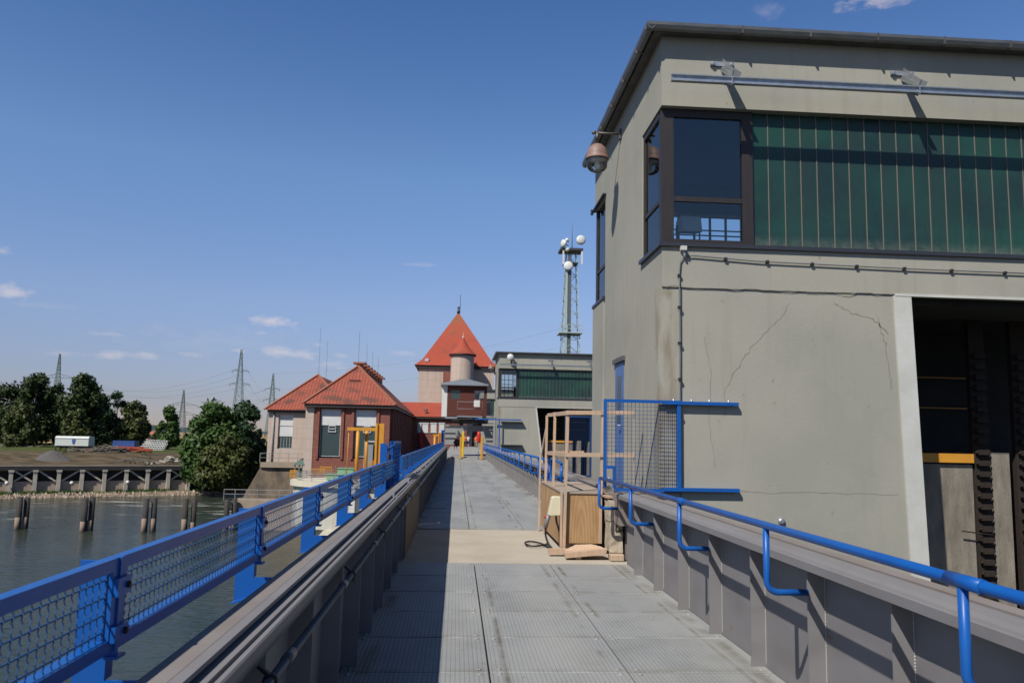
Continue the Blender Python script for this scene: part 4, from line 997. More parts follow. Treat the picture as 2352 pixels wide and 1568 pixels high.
tree(262, GB, 190, 66, 898, 'leaf_bluegreen', 'loose crowned tree with sky showing through, behind the blue container', 8, clumps=15, per_=120)
tree(296, GB, 176, 72, 922, 'leaf_olive', 'olive birch with a pale trunk right of the blue container', 9, bark='birch_bark', clumps=26, name='birch_tree')
tree(322, GB-2, 188, 42, 930, 'leaf_dark', 'slim dark tree behind the olive birch', 10, clumps=14)
tree(385, GB, 168, 54, 932, 'leaf_green', 'pointed green tree in front of the small pylon', 11, clumps=20, low=.05)
tree(358, GB-8, 210, 30, 992, 'leaf_dark', 'low dark tree beside the red roofed farmhouse', 12, clumps=8)
tree(452, 1098, 133, 84, 962, 'leaf_green', 'light green willowy bush on the left of the big thicket by the ramp', 13, clumps=30, low=.02, name='willow_bush')
tree(484, 1112, 130, 138, 922, 'leaf_green', 'big round green tree of the riverside thicket', 14, clumps=44, low=.03, per_=170)
tree(552, 1100, 133, 112, 922, 'leaf_bluegreen', 'dark blue-green tree at the right of the riverside thicket next to the power house', 15, clumps=36, low=.04)
tree(512, 1124, 127, 122, 1000, 'leaf_olive', 'low olive shrub at the foot of the riverside thicket above the water', 16, clumps=26, low=.02, name='shrub')
tree(60, GB+2, 176, 20, 1008, 'leaf_dark', 'small round shrub standing alone left of the white trailer', 17, clumps=7, low=.05, name='shrub', per_=60)
tree(592, 1040, 190, 30, 985, 'leaf_dark', 'dark bush peeping out between thicket and pale power house', 18, clumps=8, low=.05, name='shrub')
# hedge line and grass on the bank
gb = MB(); random.seed(31)
for k in range(9000):
    s_ = random.uniform(-60, 62); d = abs(random.gauss(1.9, .5)) if s_ < SQ else random.uniform(1.2, 6)
    if math.sin(s_*.4)+math.sin(s_*.13+1) < -.2 and s_ < SQ: continue
    x, y = -62+SX*s_-SY*d, 116+SY*s_+SX*d; z = hgt(d, s_); h_ = random.uniform(.15,.5); a = random.uniform(0,6.28); w2 = .07
    gb.add([(x-math.cos(a)*w2,y-math.sin(a)*w2,z),(x+math.cos(a)*w2,y+math.sin(a)*w2,z),(x+random.uniform(-.12,.12),y,z+h_)], [(0,1,2)])
me = bpy.data.meshes.new('bank_grass'); me.from_pydata(gb.v, [], gb.f); me.materials.append(MT['leaf_green'])
o = bpy.data.objects.new('bank_grass', me); COL.objects.link(o); tag(o, 'strip of rough green grass above the stony waterline', 'grass', kind='stuff')
wb2 = MB(); random.seed(35)
for k in range(5200):
    s_ = random.uniform(-60, 40); d = random.choice((random.uniform(13, 30), random.uniform(5, 60))); x, y = -62+SX*s_-SY*d, 116+SY*s_+SX*d; z = hgt(d, s_)
    if math.sin(x*.5+y*.2)+math.sin(x*.13)*.8 < .25: continue
    h_ = random.uniform(.12,.55); a = random.uniform(0,6.28); w2 = random.uniform(.06,.2)
    wb2.add([(x-math.cos(a)*w2,y-math.sin(a)*w2,z-.05),(x+math.cos(a)*w2,y+math.sin(a)*w2,z-.05),(x+random.uniform(-.15,.15),y,z+h_)], [(0,1,2)])
me = bpy.data.meshes.new('yard_weeds'); me.from_pydata(wb2.v, [], wb2.f); me.materials.append(MT['leaf_olive'])
o = bpy.data.objects.new('yard_weeds', me); COL.objects.link(o); tag(o, 'scattered weeds on the brown slope and yard behind the quay', 'weeds', kind='stuff')
# stones along the waterline
sb = MB(); random.seed(33)
for k in range(2600):
    s_ = random.uniform(-60, 64); d = random.uniform(-.6, 1.3); x, y = -62+SX*s_-SY*d, 116+SY*s_+SX*d; r_ = random.uniform(.12,.32); z = hgt(d, s_)
    a = random.uniform(0,3)
    sb.add([(x+r_*math.cos(a+t_*2.09),y+r_*math.sin(a+t_*2.09),z-.1) for t_ in range(3)]+[(x,y,z+r_)], [(0,1,3),(1,2,3),(2,0,3)])
tag(sb.build('riprap', 'quay_low'), 'pale stone riprap along the far waterline', 'stones', kind='stuff')

# ------------------------------------------------------------------ builders' yard on the bank
def gz(x, y): return hgt(dd(x, y), ss_(x, y))
p = atY(125,1029,152); q1 = atY(202,1029,152); zt = atY(160,1001,152).z
tr_ = thing('site_trailer', ((p.x+q1.x)/2, 152, p.z), 'long white site trailer with rounded roof edge and a blue emblem in the yard', 'trailer')
z0 = p.z+.5; x0, x1 = p.x, q1.x
MB().prism([(152,z0),(152,zt-.35),(152.12,zt-.12),(152.5,zt),(154,zt),(154.4,zt-.12),(154.5,zt-.35),(154.5,z0)], 'x', x0, x1).build('body', 'trailer', tr_)
MB().box(x0-.03,x1+.03,151.93,151.99,zt-.42,zt-.34).box(x0-.03,x1+.03,151.93,151.99,z0,z0+.12).build('trim', 'frame_pale', tr_)
cx = x0+(x1-x0)*.56
MB().prism([(cx-.35,zt-.55),(cx+.35,zt-.55),(cx+.28,zt-1.15),(cx+.12,zt-1.4),(cx-.12,zt-1.4),(cx-.28,zt-1.15)], 'y', 151.97, 151.995).build('emblem', 'container_blue', tr_)
MB().box(cx-.13,cx+.13,151.95,151.968,zt-1.45,zt-1.18).build('emblem', 'dark_steel', tr_)
for x in (x0+1.2, x0+2.0, x1-1.5): MB().lathe((x,152.2,z0-.15), [(.38,-.1),(.38,.1),(.15,.12),(.001,.12)], 14, (0,1,0)).build('wheel', 'rubber', tr_)
MB().box(x0+.1,x1-.1,152.3,154.2,z0-.25,z0-.01).build('chassis', 'dark_steel', tr_)
p = atY(258,1029,166); q1 = atY(308,1029,166); zt = atY(280,1012,166).z; p.z -= .4
ct = thing('container', ((p.x+q1.x)/2,166,p.z), 'blue corrugated container standing in the yard under the trees', 'container')
MB().box(p.x,q1.x,166.05,168.4,p.z,zt).build('box', 'container_blue', ct)
cg = MB(); x = p.x+.1
while x < q1.x-.15: cg.box(x,x+.12,166.0,166.05,p.z+.15,zt-.15); x += .28
cg.box(p.x-.02,q1.x+.02,165.98,166.04,zt-.12,zt+.02).box(p.x-.02,q1.x+.02,165.98,166.04,p.z,p.z+.12); cg.build('corrugation', 'container_blue', ct)
def heap(px, py, Y, w_, h_, mt_, label, cat, name, n=60, L_=(.8,2.5), t_=.14, seed=1, kind='stuff'):
    random.seed(seed); c_ = atY(px, py, Y); b = MB()
    for k in range(n):
        x = c_.x+random.uniform(-w_/2,w_/2); f_ = 1-abs((x-c_.x)/(w_/2))**2; z = c_.z+random.uniform(0,1)*h_*f_; y = Y+random.uniform(-.8,.8)
        a = random.gauss(0,.35); L2 = random.uniform(*L_)/2
        b.bar((x-L2*math.cos(a),y-random.uniform(-.4,.4),z-L2*math.sin(a)*.5),(x+L2*math.cos(a),y+random.uniform(-.4,.4),z+L2*math.sin(a)*.5+.02), t_*random.uniform(.5,1.4))
    return tag(b.build(name, mt_), label, cat, kind=kind)
heap(203/1.0-10, 1039, 146, 6.5, .7, 'scrap_wood', 'untidy heap of grey timber below the white trailer', 'timber', 'timber_heap', 70, seed=41)
heap(248, 1037, 146, 6, 1.1, 'scrap_wood', 'dark heap of steel and timber below the blue container', 'scrap', 'scrap_heap', 90, seed=42)
heap(298, 1035, 147, 5.6, .7, 'rust_red', 'stack of rust red steel beams in front of the blue container', 'steel beams', 'steel_beam_stack', 50, (1.5,3.5), .16, 43)
heap(201, 1036.5, 147, 3.2, .35, 'rust_red', 'small scatter of orange-red pipes below the white trailer', 'pipes', 'pipe_scatter', 22, (.8,1.6), .16, 44)
heap(226, 1035, 147, 1.2, .5, 'white', 'few pale bags lying between the red pipes and the scrap heap', 'bags', 'pale_bags', 9, (.4,.7), .35, 45)
heap(309, 1060, 133, 4.5, .5, 'scrap_wood', 'weathered planks piled on the quay deck', 'planks', 'plank_pile', 26, (1,2.6), .12, 46)
heap(392, 1061, 137, 2.6, .9, 'quay_post', 'pale rubble heap at the right end of the quay deck', 'rubble', 'rubble_heap', 40, (.4,1.2), .2, 47)
heap(352, 1064, 136, 2.5, .25, 'quay_post', 'low scatter of pale stones on the quay deck', 'rubble', 'rubble_heap', 16, (.3,.6), .18, 48)
heap(20, 1028, 160, 9, .8, 'scrap_wood', 'long grey timber pile at the left edge of the yard', 'timber', 'timber_heap', 50, (2,5), .16, 49)
# gravel cone
c_ = atY(83,1064,131); random.seed(6); g_ = MB()
prf = [(4.4,0),(3.3,.5),(2.2,1.05),(1.1,1.65),(.4,1.95),(.01,2.05)]
g_.lathe((c_.x,136,c_.z-.1), prf, 28); g_.v = [v+Vector((random.uniform(-.12,.12),random.uniform(-.12,.12),random.uniform(-.08,.08))) for v in g_.v]
tag(g_.build('gravel_pile', 'gravel'), 'dark grey cone of gravel on the quay deck', 'gravel pile')
# lattice girders stacked in the yard
lt = thing('lattice_girders', tuple(atY(360,1032,158)), 'stack of white lattice steel girders lying in the yard', 'girders')
for k in range(4):
    a = atY(322+k*4, 1033-k*5, 157+k); c2 = atY(376+k*3, 1033-k*4, 157+k); b = MB()
    top_ = Vector((0,0,.75)); b.bar(a,c2,.09).bar(a+top_,c2+top_,.09)
    n = 9
    for i in range(n):
        m1 = a.lerp(c2,i/n); m2_ = a.lerp(c2,(i+.5)/n); m3_ = a.lerp(c2,(i+1)/n); b.bar(m1,m2_+top_,.06).bar(m2_+top_,m3_,.06)
    b.build('girder', 'white', lt)
# farmhouse roof between the trees
fh = thing('farmhouse', tuple(atY(353,1012,260)), 'small farmhouse with red hipped roof between the trees', 'house')
a = atY(334,1005,260); c2 = atY(374,1005,260); ap = atY(354,989,263); w_ = c2.x-a.x
MB().box(a.x+.5,c2.x-.5,260.5,268,a.z-3,a.z-.01).build('wall', 'brick', fh)
MB().add([(a.x,260,a.z),(c2.x,260,a.z),(c2.x,268.5,a.z),(a.x,268.5,a.z),(ap.x-.5,263,ap.z),(ap.x+.8,265.5,ap.z)], [(0,1,4),(1,2,5,4),(2,3,5),(3,0,4,5),(0,3,2,1)]).build('roof', 'terracotta', fh)
for x in (a.x+1.5,c2.x-2.5): MB().box(x,x+.9,260.42,260.5,a.z-1.8,a.z-.7).build('window', 'dark_glass', fh)

# ------------------------------------------------------------------ pylons and wires
def pylon(px, top, base, Y, arms, label, w_, seed=0):
    c_ = atY(px, base, Y); zt = atY(px, top, Y).z; h = zt-c_.z; c_.z -= 1
    root = thing('power_pylon', tuple(c_), label, 'pylon', 'high voltage pylons beyond the river')
    b = MB(); sc = Y/F; hw = w_*sc*.38; t0 = max(.10, sc*.9)
    def q_(t_): f_ = hw*(1-t_)+.12*hw; return f_
    cs = ((-1,-1),(1,-1),(1,1),(-1,1))
    for sx, sy in cs: b.bar((c_.x+sx*q_(0),Y+sy*q_(0),c_.z),(c_.x+sx*.1*hw,Y+sy*.1*hw,zt),t0)
    n = 11; ts = [1-(1-k/n)**1.25 for k in range(n+1)]
    for k in range(n):
        t1, t2 = ts[k], ts[k+1]; z1, z2 = c_.z+h*t1, c_.z+h*t2
        for (ax, ay), (bx2, by2) in zip(cs, cs[1:]+cs[:1]):
            b.bar((c_.x+ax*q_(t1),Y+ay*q_(t1),z1),(c_.x+bx2*q_(t2),Y+by2*q_(t2),z2),t0*.55).bar((c_.x+bx2*q_(t1),Y+by2*q_(t1),z1),(c_.x+ax*q_(t2),Y+ay*q_(t2),z2),t0*.55)
            b.bar((c_.x+ax*q_(t1),Y+ay*q_(t1),z1),(c_.x+bx2*q_(t1),Y+by2*q_(t1),z1),t0*.5)
    b.build('lattice_tower', 'pylon_steel', root); tips = []
    for (py, half) in arms:
        z = atY(px, py, Y).z; L_ = half*sc; a_ = MB(); hw2 = q_((z-c_.z)/h)
        for s_ in (-1, 1):
            tipp = Vector((c_.x+s_*L_, Y, z)); tips.append(tipp)
            for sy in (-1, 1):
                a_.bar((c_.x+s_*hw2,Y+sy*hw2,z+.0),tipp,t0*.8); a_.bar((c_.x+s_*hw2*.9,Y+sy*hw2*.9,z+L_*.22),tipp,t0*.7)
            for k in (.33,.66): a_.bar((c_.x+s_*L_*k,Y,z),(c_.x+s_*L_*k,Y,z+L_*.22*(1-k)),t0*.6)
            a_.bar(tipp,(tipp.x,Y,z-sc*5),t0*1.1)
        a_.build('cross_arm', 'pylon_steel', root)
    return Vector((c_.x, Y, zt)), tips
pA, tA = pylon(121,812,1005,470,((867,38),), 'pylon behind the trees at the far left', 26)
pB, tB = pylon(415,895,1005,560,((930,32),(952,34)), 'small distant pylon between the trees with two wide arms', 20)
pC, tC = pylon(543,802,1000,400,((851,18),(882,22)), 'tallest pylon, standing behind the riverside thicket', 32)
pD, tD = pylon(620,857,1000,500,((893,16),(918,18)), 'pylon right of the thicket beside the pale power house', 24)
def wire(p, q, sag, name, lab, r=.035):
    pts = []
    for k in range(17):
        t_ = k/16; v = p.lerp(q, t_); v.z -= sag*4*t_*(1-t_); pts.append(v)
    return tag(MB().tube(pts, r, 4).build(name, 'pylon_steel'), lab, 'power line', 'power lines between the pylons')
wl_ = 'thin power line sagging between two pylons'
def wires(name, pairs, lab):
    b = MB()
    for p, q, sag in pairs:
        pts = []
        for k in range(25):
            t_ = k/24; v = p.lerp(q, t_); v.z -= sag*4*t_*(1-t_); pts.append(v)
        b.tube(pts, .032, 4, False)
    return tag(b.build(name, 'pylon_steel'), lab, 'power line')
off = Vector((-240, 60, 0))
wires('power_line', [(a_, b_, 9) for a_, b_ in zip(tA+tA, tC)], 'bundle of thin power lines from the left pylon to the tallest pylon')
wires('power_line', [(a_, b_, 6) for a_, b_ in zip(tB, tD)], 'thin power lines from the small pylon to the pylon by the power house')
wires('power_line', [(a_, b_, 6) for a_, b_ in zip(tC, tD)], 'thin power lines from the tallest pylon towards the power house')
wires('power_line', [(pD, Vector((60,420,62)), 6), (tD[1], Vector((60,420,52)), 6)], 'thin power lines crossing the sky above the power house roofs')

# ------------------------------------------------------------------ power house group
def hip(b, x0, x1, y0, y1, z, zr, ya, yb, ov=0, thick=0):
    xm = (x0+x1)/2
    b.add([(x0,y0,z),(x1,y0,z),(x1,y1,z),(x0,y1,z),(xm,ya,zr),(xm,yb,zr)], [(0,1,4),(1,2,5,4),(2,3,5),(3,0,4,5),(0,3,2,1)]); return b
def win(parent, x0, x1, z0, z1, y, fmat='frame_pale', gmat='slate_glass', muls=0, blind=None, vent=False, sill=True):
    f_ = MB().box(x0,x0+.07,y-.05,y,z0,z1).box(x1-.07,x1,y-.05,y,z0,z1).box(x0+.07,x1-.07,y-.05,y,z1-.07,z1).box(x0+.07,x1-.07,y-.05,y,z0,z0+.07)
    for k in range(muls): f_.bar((x0+(x1-x0)*(k+1)/(muls+1),y-.03,z0+.07),(x0+(x1-x0)*(k+1)/(muls+1),y-.03,z1-.07),.03)
    w_ = f_.build('window', fmat, parent)
    zb = blind if blind else z1
    MB().box(x0+.071,x1-.071,y-.03,y-.015,z0+.071,zb-.0).build('pane', gmat, w_)
    if blind: MB().box(x0+.02,x1-.02,y-.10,y-.055,zb,z1-.0).build('shutter', 'white', w_)
    if vent:
        xm = x0+(x1-x0)*.58; v = MB()
        for zz in (0, .32, .64): v.box(xm-.42,xm+.42,y-.14,y-.06,zb-.75+zz,zb-.65+zz)
        v.box(xm-.42,xm-.34,y-.14,y-.06,zb-.65,zb-.01).box(xm+.34,xm+.42,y-.14,y-.06,zb-.65,zb-.01); v.build('vent', 'frame_pale', w_)
    if sill: MB().box(x0-.15,x1+.15,y-.28,y-.051,z0-.15,z0).build('sill', 'frame_pale', w_)
    return w_
YH = 90
eL = atY(697,929,YH); eR = atY(903,932,YH); ze = 4.95; apx = atY(810,841,YH+5.5)
xl, xr = eL.x+.3, eR.x-.3
h2 = thing('power_house', ((xl+xr)/2, YH, -3), 'red brick power house with two tall windows and a long hipped tile roof with vents', 'building')
wx = [(atY(734.5,1000,YH).x, atY(781.5,1000,YH).x), (atY(814,1000,YH).x, atY(862.5,1000,YH).x)]
zt_, zb_ = ze-.55, -.75
b = MB()
xs_ = [xl+.9, wx[0][0], wx[0][1], wx[1][0], wx[1][1], xr]
for (a, c2) in ((xs_[0],xs_[1]),(xs_[2],xs_[3]),(xs_[4],xs_[5])): b.box(a, c2, YH, YH+.5, -3.2, ze-.35)
for (a, c2) in wx: b.box(a, c2, YH, YH+.5, -3.2, zb_).box(a, c2, YH, YH+.5, zt_, ze-.35)
b.box(xr-.5, xr, YH+.5, 130, -3.2, ze-.35).box(xl+.9, xr-.5, 129.5, 130, -3.2, ze-.35).box(xl+.9, xl+1.4, YH+.5, 129.5, -3.2, ze-.35)
for x in (wx[0][0]-.35, wx[0][1]+.1, wx[1][0]-.35, wx[1][1]+.1): b.box(x, x+.25, YH-.16, YH-.001, -1.0, ze-.35)
for k in range(16): b.box(xr+.001, xr+.3, YH+1.0+2.5*k, YH+1.8+2.5*k, -3.2, ze-.4)
b.build('wall', 'brick', h2)
MB().box(xl, xl+.899, YH-.05, YH+.6, -4.5, ze-.35).build('corner_pilaster', 'pale_blocks', h2)
for (a, c2) in wx: win(h2, a, c2, zb_, zt_, YH+.28, blind=zt_-1.75, muls=0, vent=True)
for k in range(15):
    y = YH+1.85+2.5*k; f_ = MB().box(xr-.01, xr+.06, y, y+1.6, 1.2, 4.2).build('window', 'dark_glass', h2)
    MB().box(xr+.06, xr+.16, y, y+1.6, 1.1, 1.2).box(xr+.06,xr+.1,y+.75,y+.83,1.2,4.2).build('sill', 'frame_pale', f_)
MB().box(xl-.1, xr+.5, YH-.5, 130.3, ze-.35, ze-.01).build('eave', 'eave_dark', h2)
rf = hip(MB(), xl-.25, xr+.65, YH-.65, 130.4, ze, apx.z, YH+5.5, 124.5).build('roof', 'roof_red', h2)
xm = (xl-.25+xr+.65)/2
rd = MB().bar((xm,YH+5.4,apx.z+.05),(xm,124.6,apx.z+.05),.4,.2)
rd.bar((xl-.25,YH-.65,ze+.05),(xm,YH+5.5,apx.z+.07),.3,.16).bar((xr+.65,YH-.65,ze+.05),(xm,YH+5.5,apx.z+.07),.3,.16); rd.build('ridge_tiles', 'terracotta', rf)
for k in range(8):
    y = YH+7.6+2.45*k if False else YH+7.2+3.6*k*(1+.0*k)
    c2 = MB().box(xm-.35,xm+.35,y-.5,y+.5,apx.z-.2,apx.z+.42)
    c2.prism([(xm-.75,apx.z+.42),(xm+.75,apx.z+.42),(xm+.72,apx.z+.62),(xm-.72,apx.z+.62)], 'y', y-.75, y+.75); c2.build('ridge_vent', 'terracotta', rf)
MB().box(xm-.6,xm+.6,YH+2.9,YH+3.6,apx.z-2.05,apx.z-1.75).build('roof_vent', 'brown_clad', rf)
for (y, hh) in ((YH+5.6,4.2),(YH+14,3.6),(YH+21,3.4),(YH+29,3.4)): MB().tube([(xm,y,apx.z),(xm,y,apx.z+hh)], .016, 5).build('lightning_rod', 'dark_steel', rf)
MB().box(wx[1][0]+1.3,wx[1][1]-.2,YH-.12,YH-.002,-2.6,.9).build('door', 'grey_steel', h2)
MB().box(wx[1][0]+1.15,wx[1][1]-.05,YH-.3,YH-.13,.9,1.05).box(wx[1][0]+1.15,wx[1][0]+1.29,YH-.3,YH-.002,-2.6,.9).build('door_frame', 'frame_pale', h2)
# pale house left of it
YL = 95
l0 = atY(612,946,YL); lap = atY(731,861,YL+6); lw = 2*(lap.x-l0.x)
x0, x1, zl_ = l0.x+.3, l0.x+lw-.3, 4.35
h1 = thing('power_house', ((x0+x1)/2, YL, -1.5), 'pale block power house with hipped tile roof, left of the brick one', 'building')
wa, wb_ = atY(638,1000,YL).x, atY(671.5,1000,YL).x
z1_, z0_ = atY(650,951,YL).z, atY(650,1030,YL).z
MB().box(x0,wa,YL,YL+.5,-1.7,zl_-.3).box(wb_,x1,YL,YL+.5,-1.7,zl_-.3).box(wa,wb_,YL,YL+.5,-1.7,z0_).box(wa,wb_,YL,YL+.5,z1_,zl_-.3).box(x0,x0+.5,YL+.5,125,-1.7,zl_-.3).build('wall', 'pale_blocks', h1)
w_ = win(h1, wa, wb_, z0_, z1_, YL+.3, blind=z0_+(z1_-z0_)*.36, gmat='dark_glass', muls=4)
MB().box(wa+.05,wb_-.05,YL+.15,YL+.19,z0_+(z1_-z0_)*.66,z0_+(z1_-z0_)*.69).build('shutter_bar', 'frame_pale', w_)
MB().box(x0-.1,x1+.1,YL-.4,125,zl_-.3,zl_-.01).build('eave', 'eave_dark', h1)
r1 = hip(MB(), x0-.4, x1+.4, YL-.6, 125.3, zl_, lap.z, YL+6, 119).build('roof', 'roof_red', h1)
MB().bar((x0-.4,YL-.6,zl_+.04),((x0+x1)/2,YL+6,lap.z+.06),.28,.15).bar((x1+.4,YL-.6,zl_+.04),((x0+x1)/2,YL+6,lap.z+.06),.28,.15).build('ridge_tiles', 'terracotta', r1)
MB().tube([((x0+x1)/2,YL+6.2,lap.z),((x0+x1)/2,YL+6.2,lap.z+6)], .016, 5).tube([((x0+x1)/2,YL+12,lap.z),((x0+x1)/2,YL+12,lap.z+5)], .016, 5).build('lightning_rod', 'dark_steel', r1)
MB().tube([(x0+.6,YL-.08,zl_-.3),(x0+.6,YL-.08,-1.7)], .09, 8).tube([(x1-3.9,YL-.08,zl_-.3),(x1-3.9,YL-.08,-1.7)], .09, 8).build('downpipe', 'grey_steel', h1)
# railing at the pale house
rl = thing('yard_railing', (x0+3, YL-1, -1.6), 'thin grey railing at the foot of the pale power house', 'railing')
b = MB().bar((x0-.5,YL-1,-.6),(x0+8,YL-1,-.6),.05).bar((x0-.5,YL-1,-1.1),(x0+8,YL-1,-1.1),.04)
b.build('rail', 'grey_steel', rl)
for k in range(9): MB().bar((x0-.5+k*1.05,YL-1,-1.7),(x0-.5+k*1.05,YL-1,-.6),.05).build('post', 'grey_steel', rl)
# retaining masonry and ramp
zT = -1.62; ra = atY(602,1058,92).x; rb_ = atY(556,1128,92).x; zB = atY(600,1120,92).z
ab = thing('abutment_wall', ((ra+xl)/2, 92, -9), 'massive dark stained masonry abutment under the power houses', 'wall')
MB().add([(ra,92.5,zT),(xl+.2,92.5,zT),(xl+.2,91,-9),(rb_-1.2,89.5,-9),(rb_+2,140,-9),(ra-1,140,zT),(xl+.2,140,zT),(xl+.2,140,-9)], [(0,1,2,3),(0,3,4,5),(0,5,6,1),(1,6,7,2)]).build('masonry', 'dark_masonry', ab)
MB().box(ra-.2,xl+.2,92.0,92.48,zT-.5,zT+.05).build('coping', 'ramp_concrete', ab)
MB().add([(atY(572,1100,90).x,89.6,-6.2),(atY(700,1088,90).x,89.0,-4.9),(atY(700,1118,88).x,85.5,-7.2),(atY(540,1128,88).x,85.5,-7.6),(atY(540,1128,88).x,85.5,-9),(atY(700,1118,88).x,85.5,-9)], [(0,1,2,3),(3,2,5,4)]).build('ramp', 'ramp_concrete', ab)
lr = thing('low_pier_wall', tuple(atY(600,1175,84)), 'low reddish concrete wall rising from the water in front of the ramp', 'wall')
a = atY(536,1140,84); c2 = atY(700,1140,84)
MB().box(a.x,c2.x+4,84,86,-9,a.z-.3).build('wall', 'ramp_concrete', lr)
rp = MB()
for k in range(9): rp.bar((a.x-1+k*1.1,84.2,a.z-.4),(a.x-1+k*1.1,84.2,a.z+.7),.05)
rp.bar((a.x-1,84.2,a.z+.7),(a.x+8.2,84.2,a.z+.7),.06).bar((a.x-1,84.2,a.z+.25),(a.x+8.2,84.2,a.z+.25),.05); rp.build('railing', 'grey_steel', lr)
gk = thing('green_kiosk', tuple(atY(688,1075,91)), 'green copper roofed frame shelter at the corner of the brick power house', 'shelter')
k0 = atY(680,1078,90.8); kz = atY(690,1058,90.8).z; kx1 = atY(700,1078,90.8).x
MB().prism([(k0.x-.2,kz-.4),(kx1+.1,kz-.4),(kx1-.2,kz+.3),(k0.x+.9,kz+.35)], 'y', 89.9, 91.4).build('roof', 'green_copper', gk)
b = MB()
for x in (k0.x, (k0.x+kx1)/2, kx1-.1): b.bar((x,90.1,kz-.4),(x,90.1,-4.4),.12)
for z in (kz-1.4,kz-2.4): b.bar((k0.x,90.1,z),(kx1,90.1,z),.08)
b.bar((k0.x,90.1,kz-1.4),(kx1,90.1,kz-2.4),.06).bar((kx1,90.1,kz-1.4),(k0.x,90.1,kz-2.4),.06)
b.build('frame', 'green_copper', gk)

# ------------------------------------------------------------------ weir pier with round nose, gantries and machine boxes
YP = 58; zp = -1.5
pr_ = 3.2; pxc = atY(668,1110,YP).x+pr_+.25
wp = thing('weir_pier', (pxc, YP, -9), 'round-nosed weir pier, white stained concrete, rising from the water left of the walkway', 'pier')
def nose(r_, z0, z1, xo=0, n=20):
    pts = [(pxc+xo-r_*math.cos(a)*1.0, YP+r_*math.sin(a)) for a in [math.pi/2-math.pi*k/n for k in range(n+1)]]
    pts = [(x if True else x, y) for x, y in pts]
    return MB().prism([(p_[0], p_[1]) for p_ in pts]+[(-1.0, YP-r_), (-1.0, YP+r_)], 'z', z0, z1)
nose(pr_, -4.6, zp-.35).build('shaft', 'pier_white', wp)
nose(pr_+.25, zp-.349, zp).build('cap', 'pier_cream', wp)
nose(pr_+1.1, -9, -4.6, 2.4).build('footing', 'pier_cream', wp)
b = MB()
for x in (-6.9,-6.2,-4.6,-3.9): b.box(x, x+.35, YP-pr_-.45, YP-pr_-.01, -4.6, zp-.35)
b.build('gate_slot', 'white', wp)
pr2 = thing('pier_railing', (pxc, YP, zp), 'white tube railing around the round pier top', 'railing')
b = MB()
pts = [(pxc-3.1*math.cos(a), YP+3.1*math.sin(a)) for a in [-math.pi/2+math.pi*k/12 for k in range(13)]][::-1]
pts = [(x, y) for x, y in pts]+[(pxc+2, YP-3.1), (-2.5, YP-3.1)]
for z in (.2, .38, .52): b.tube([(x,y,zp+z) for x,y in pts], .02, 6)
b.build('rail', 'grey_steel', pr2)
for x, y in pts[::2]+[(pxc+1,YP-3.1),(pxc+3,YP-3.1),(pxc+5,YP-3.1)]: MB().bar((x,y,zp),(x,y,zp+.53),.04).build('post', 'grey_steel', pr2)
for (xa, xb, za, Y, lab) in ((749,785,1090,56.6,'pale green machine cabinet pair on the round pier, lower and nearer'),(775,813,1076,59.5,'taller pale green machine cabinet behind the pair on the pier')):
    a = atY(xa, za, Y); c2 = atY(xb, za, Y); g_ = thing('machine_cabinet', ((a.x+c2.x)/2, Y, zp), lab, 'cabinet')
    MB().cham(a.x, c2.x, Y, Y+1.1, zp+.05, a.z, .04).build('body', 'green_box', g_)
    MB().box(a.x-.04, c2.x+.04, Y-.05, Y+1.15, a.z+.002, a.z+.05).build('lid', 'green_box', g_)
    MB().box((a.x+c2.x)/2-.015,(a.x+c2.x)/2+.015,Y-.012,Y-.001,zp+.1,a.z-.08).box((a.x+c2.x)/2+.06,(a.x+c2.x)/2+.10,Y-.03,Y-.001,zp+.8,zp+1.0).build('door_gap', 'green_copper', g_)
yr = thing('yellow_railing', (pxc+2, 62, zp), 'orange-yellow safety railing panels behind the round pier', 'railing')
b = MB()
for (xa, xb, yt, yb, Y) in ((666,684,1080,1096,61),(716,748,1077,1091,66),(735,762,1072,1088,70),(848,868,1060,1075,66)):
    a = atY(xa, yb, Y); c2 = atY(xb, yt, Y); n = 6
    b = MB().bar((a.x,Y,c2.z),(c2.x,Y,c2.z),.06).bar((a.x,Y,(a.z+c2.z)/2),(c2.x,Y,(a.z+c2.z)/2),.05)
    for k in range(n+1): x = a.x+(c2.x-a.x)*k/n; b.bar((x,Y,zp-.1),(x,Y,c2.z),.05)
    b.build('panel', 'yellow', yr)
def gantry(Y, pxs, ptop, label, s_=1.0):
    xa, xp, xq, xr_ = [atY(v, 1000, Y).x for v in pxs]; z1 = atY(pxs[3], ptop, Y).z; zb_ = z1-.42*s_
    g_ = thing('hoist_gantry', (xq, Y, zp), label, 'hoist')
    MB().box(xa-.1, xr_-.1, Y-.12, Y+.12, zb_-.1, zb_+.12).build('beam', 'yellow', g_)
    MB().tube([(xp,Y,zp),(xp,Y,zb_-.1)], .12, 10).build('post', 'yellow', g_)
    MB().tube([(xp+.55,Y+.5,zp),(xp+.55,Y+.5,zb_-.1)], .12, 10).build('post', 'yellow', g_)
    MB().box(xr_-.16,xr_-.02,Y-.2,Y+.2,zp,z1).box(xr_+.10,xr_+.42,Y-.2,Y+.2,zp,z1).box(xr_-.02,xr_+.1,Y-.05,Y+.05,zp,z1-.05).build('mast', 'yellow', g_)
    MB().tube([(xa,Y,zb_-.1),(xa-.05,Y,zp)], .03, 6).build('chain', 'yellow', g_)
gantry(56, (801,822,835,868), 972, 'tall yellow hoist gantry with crossbeam on the weir pier')
gantry(100, (997,999,1005,1010), 993, 'small distant yellow hoist frame before the linking building', .8)

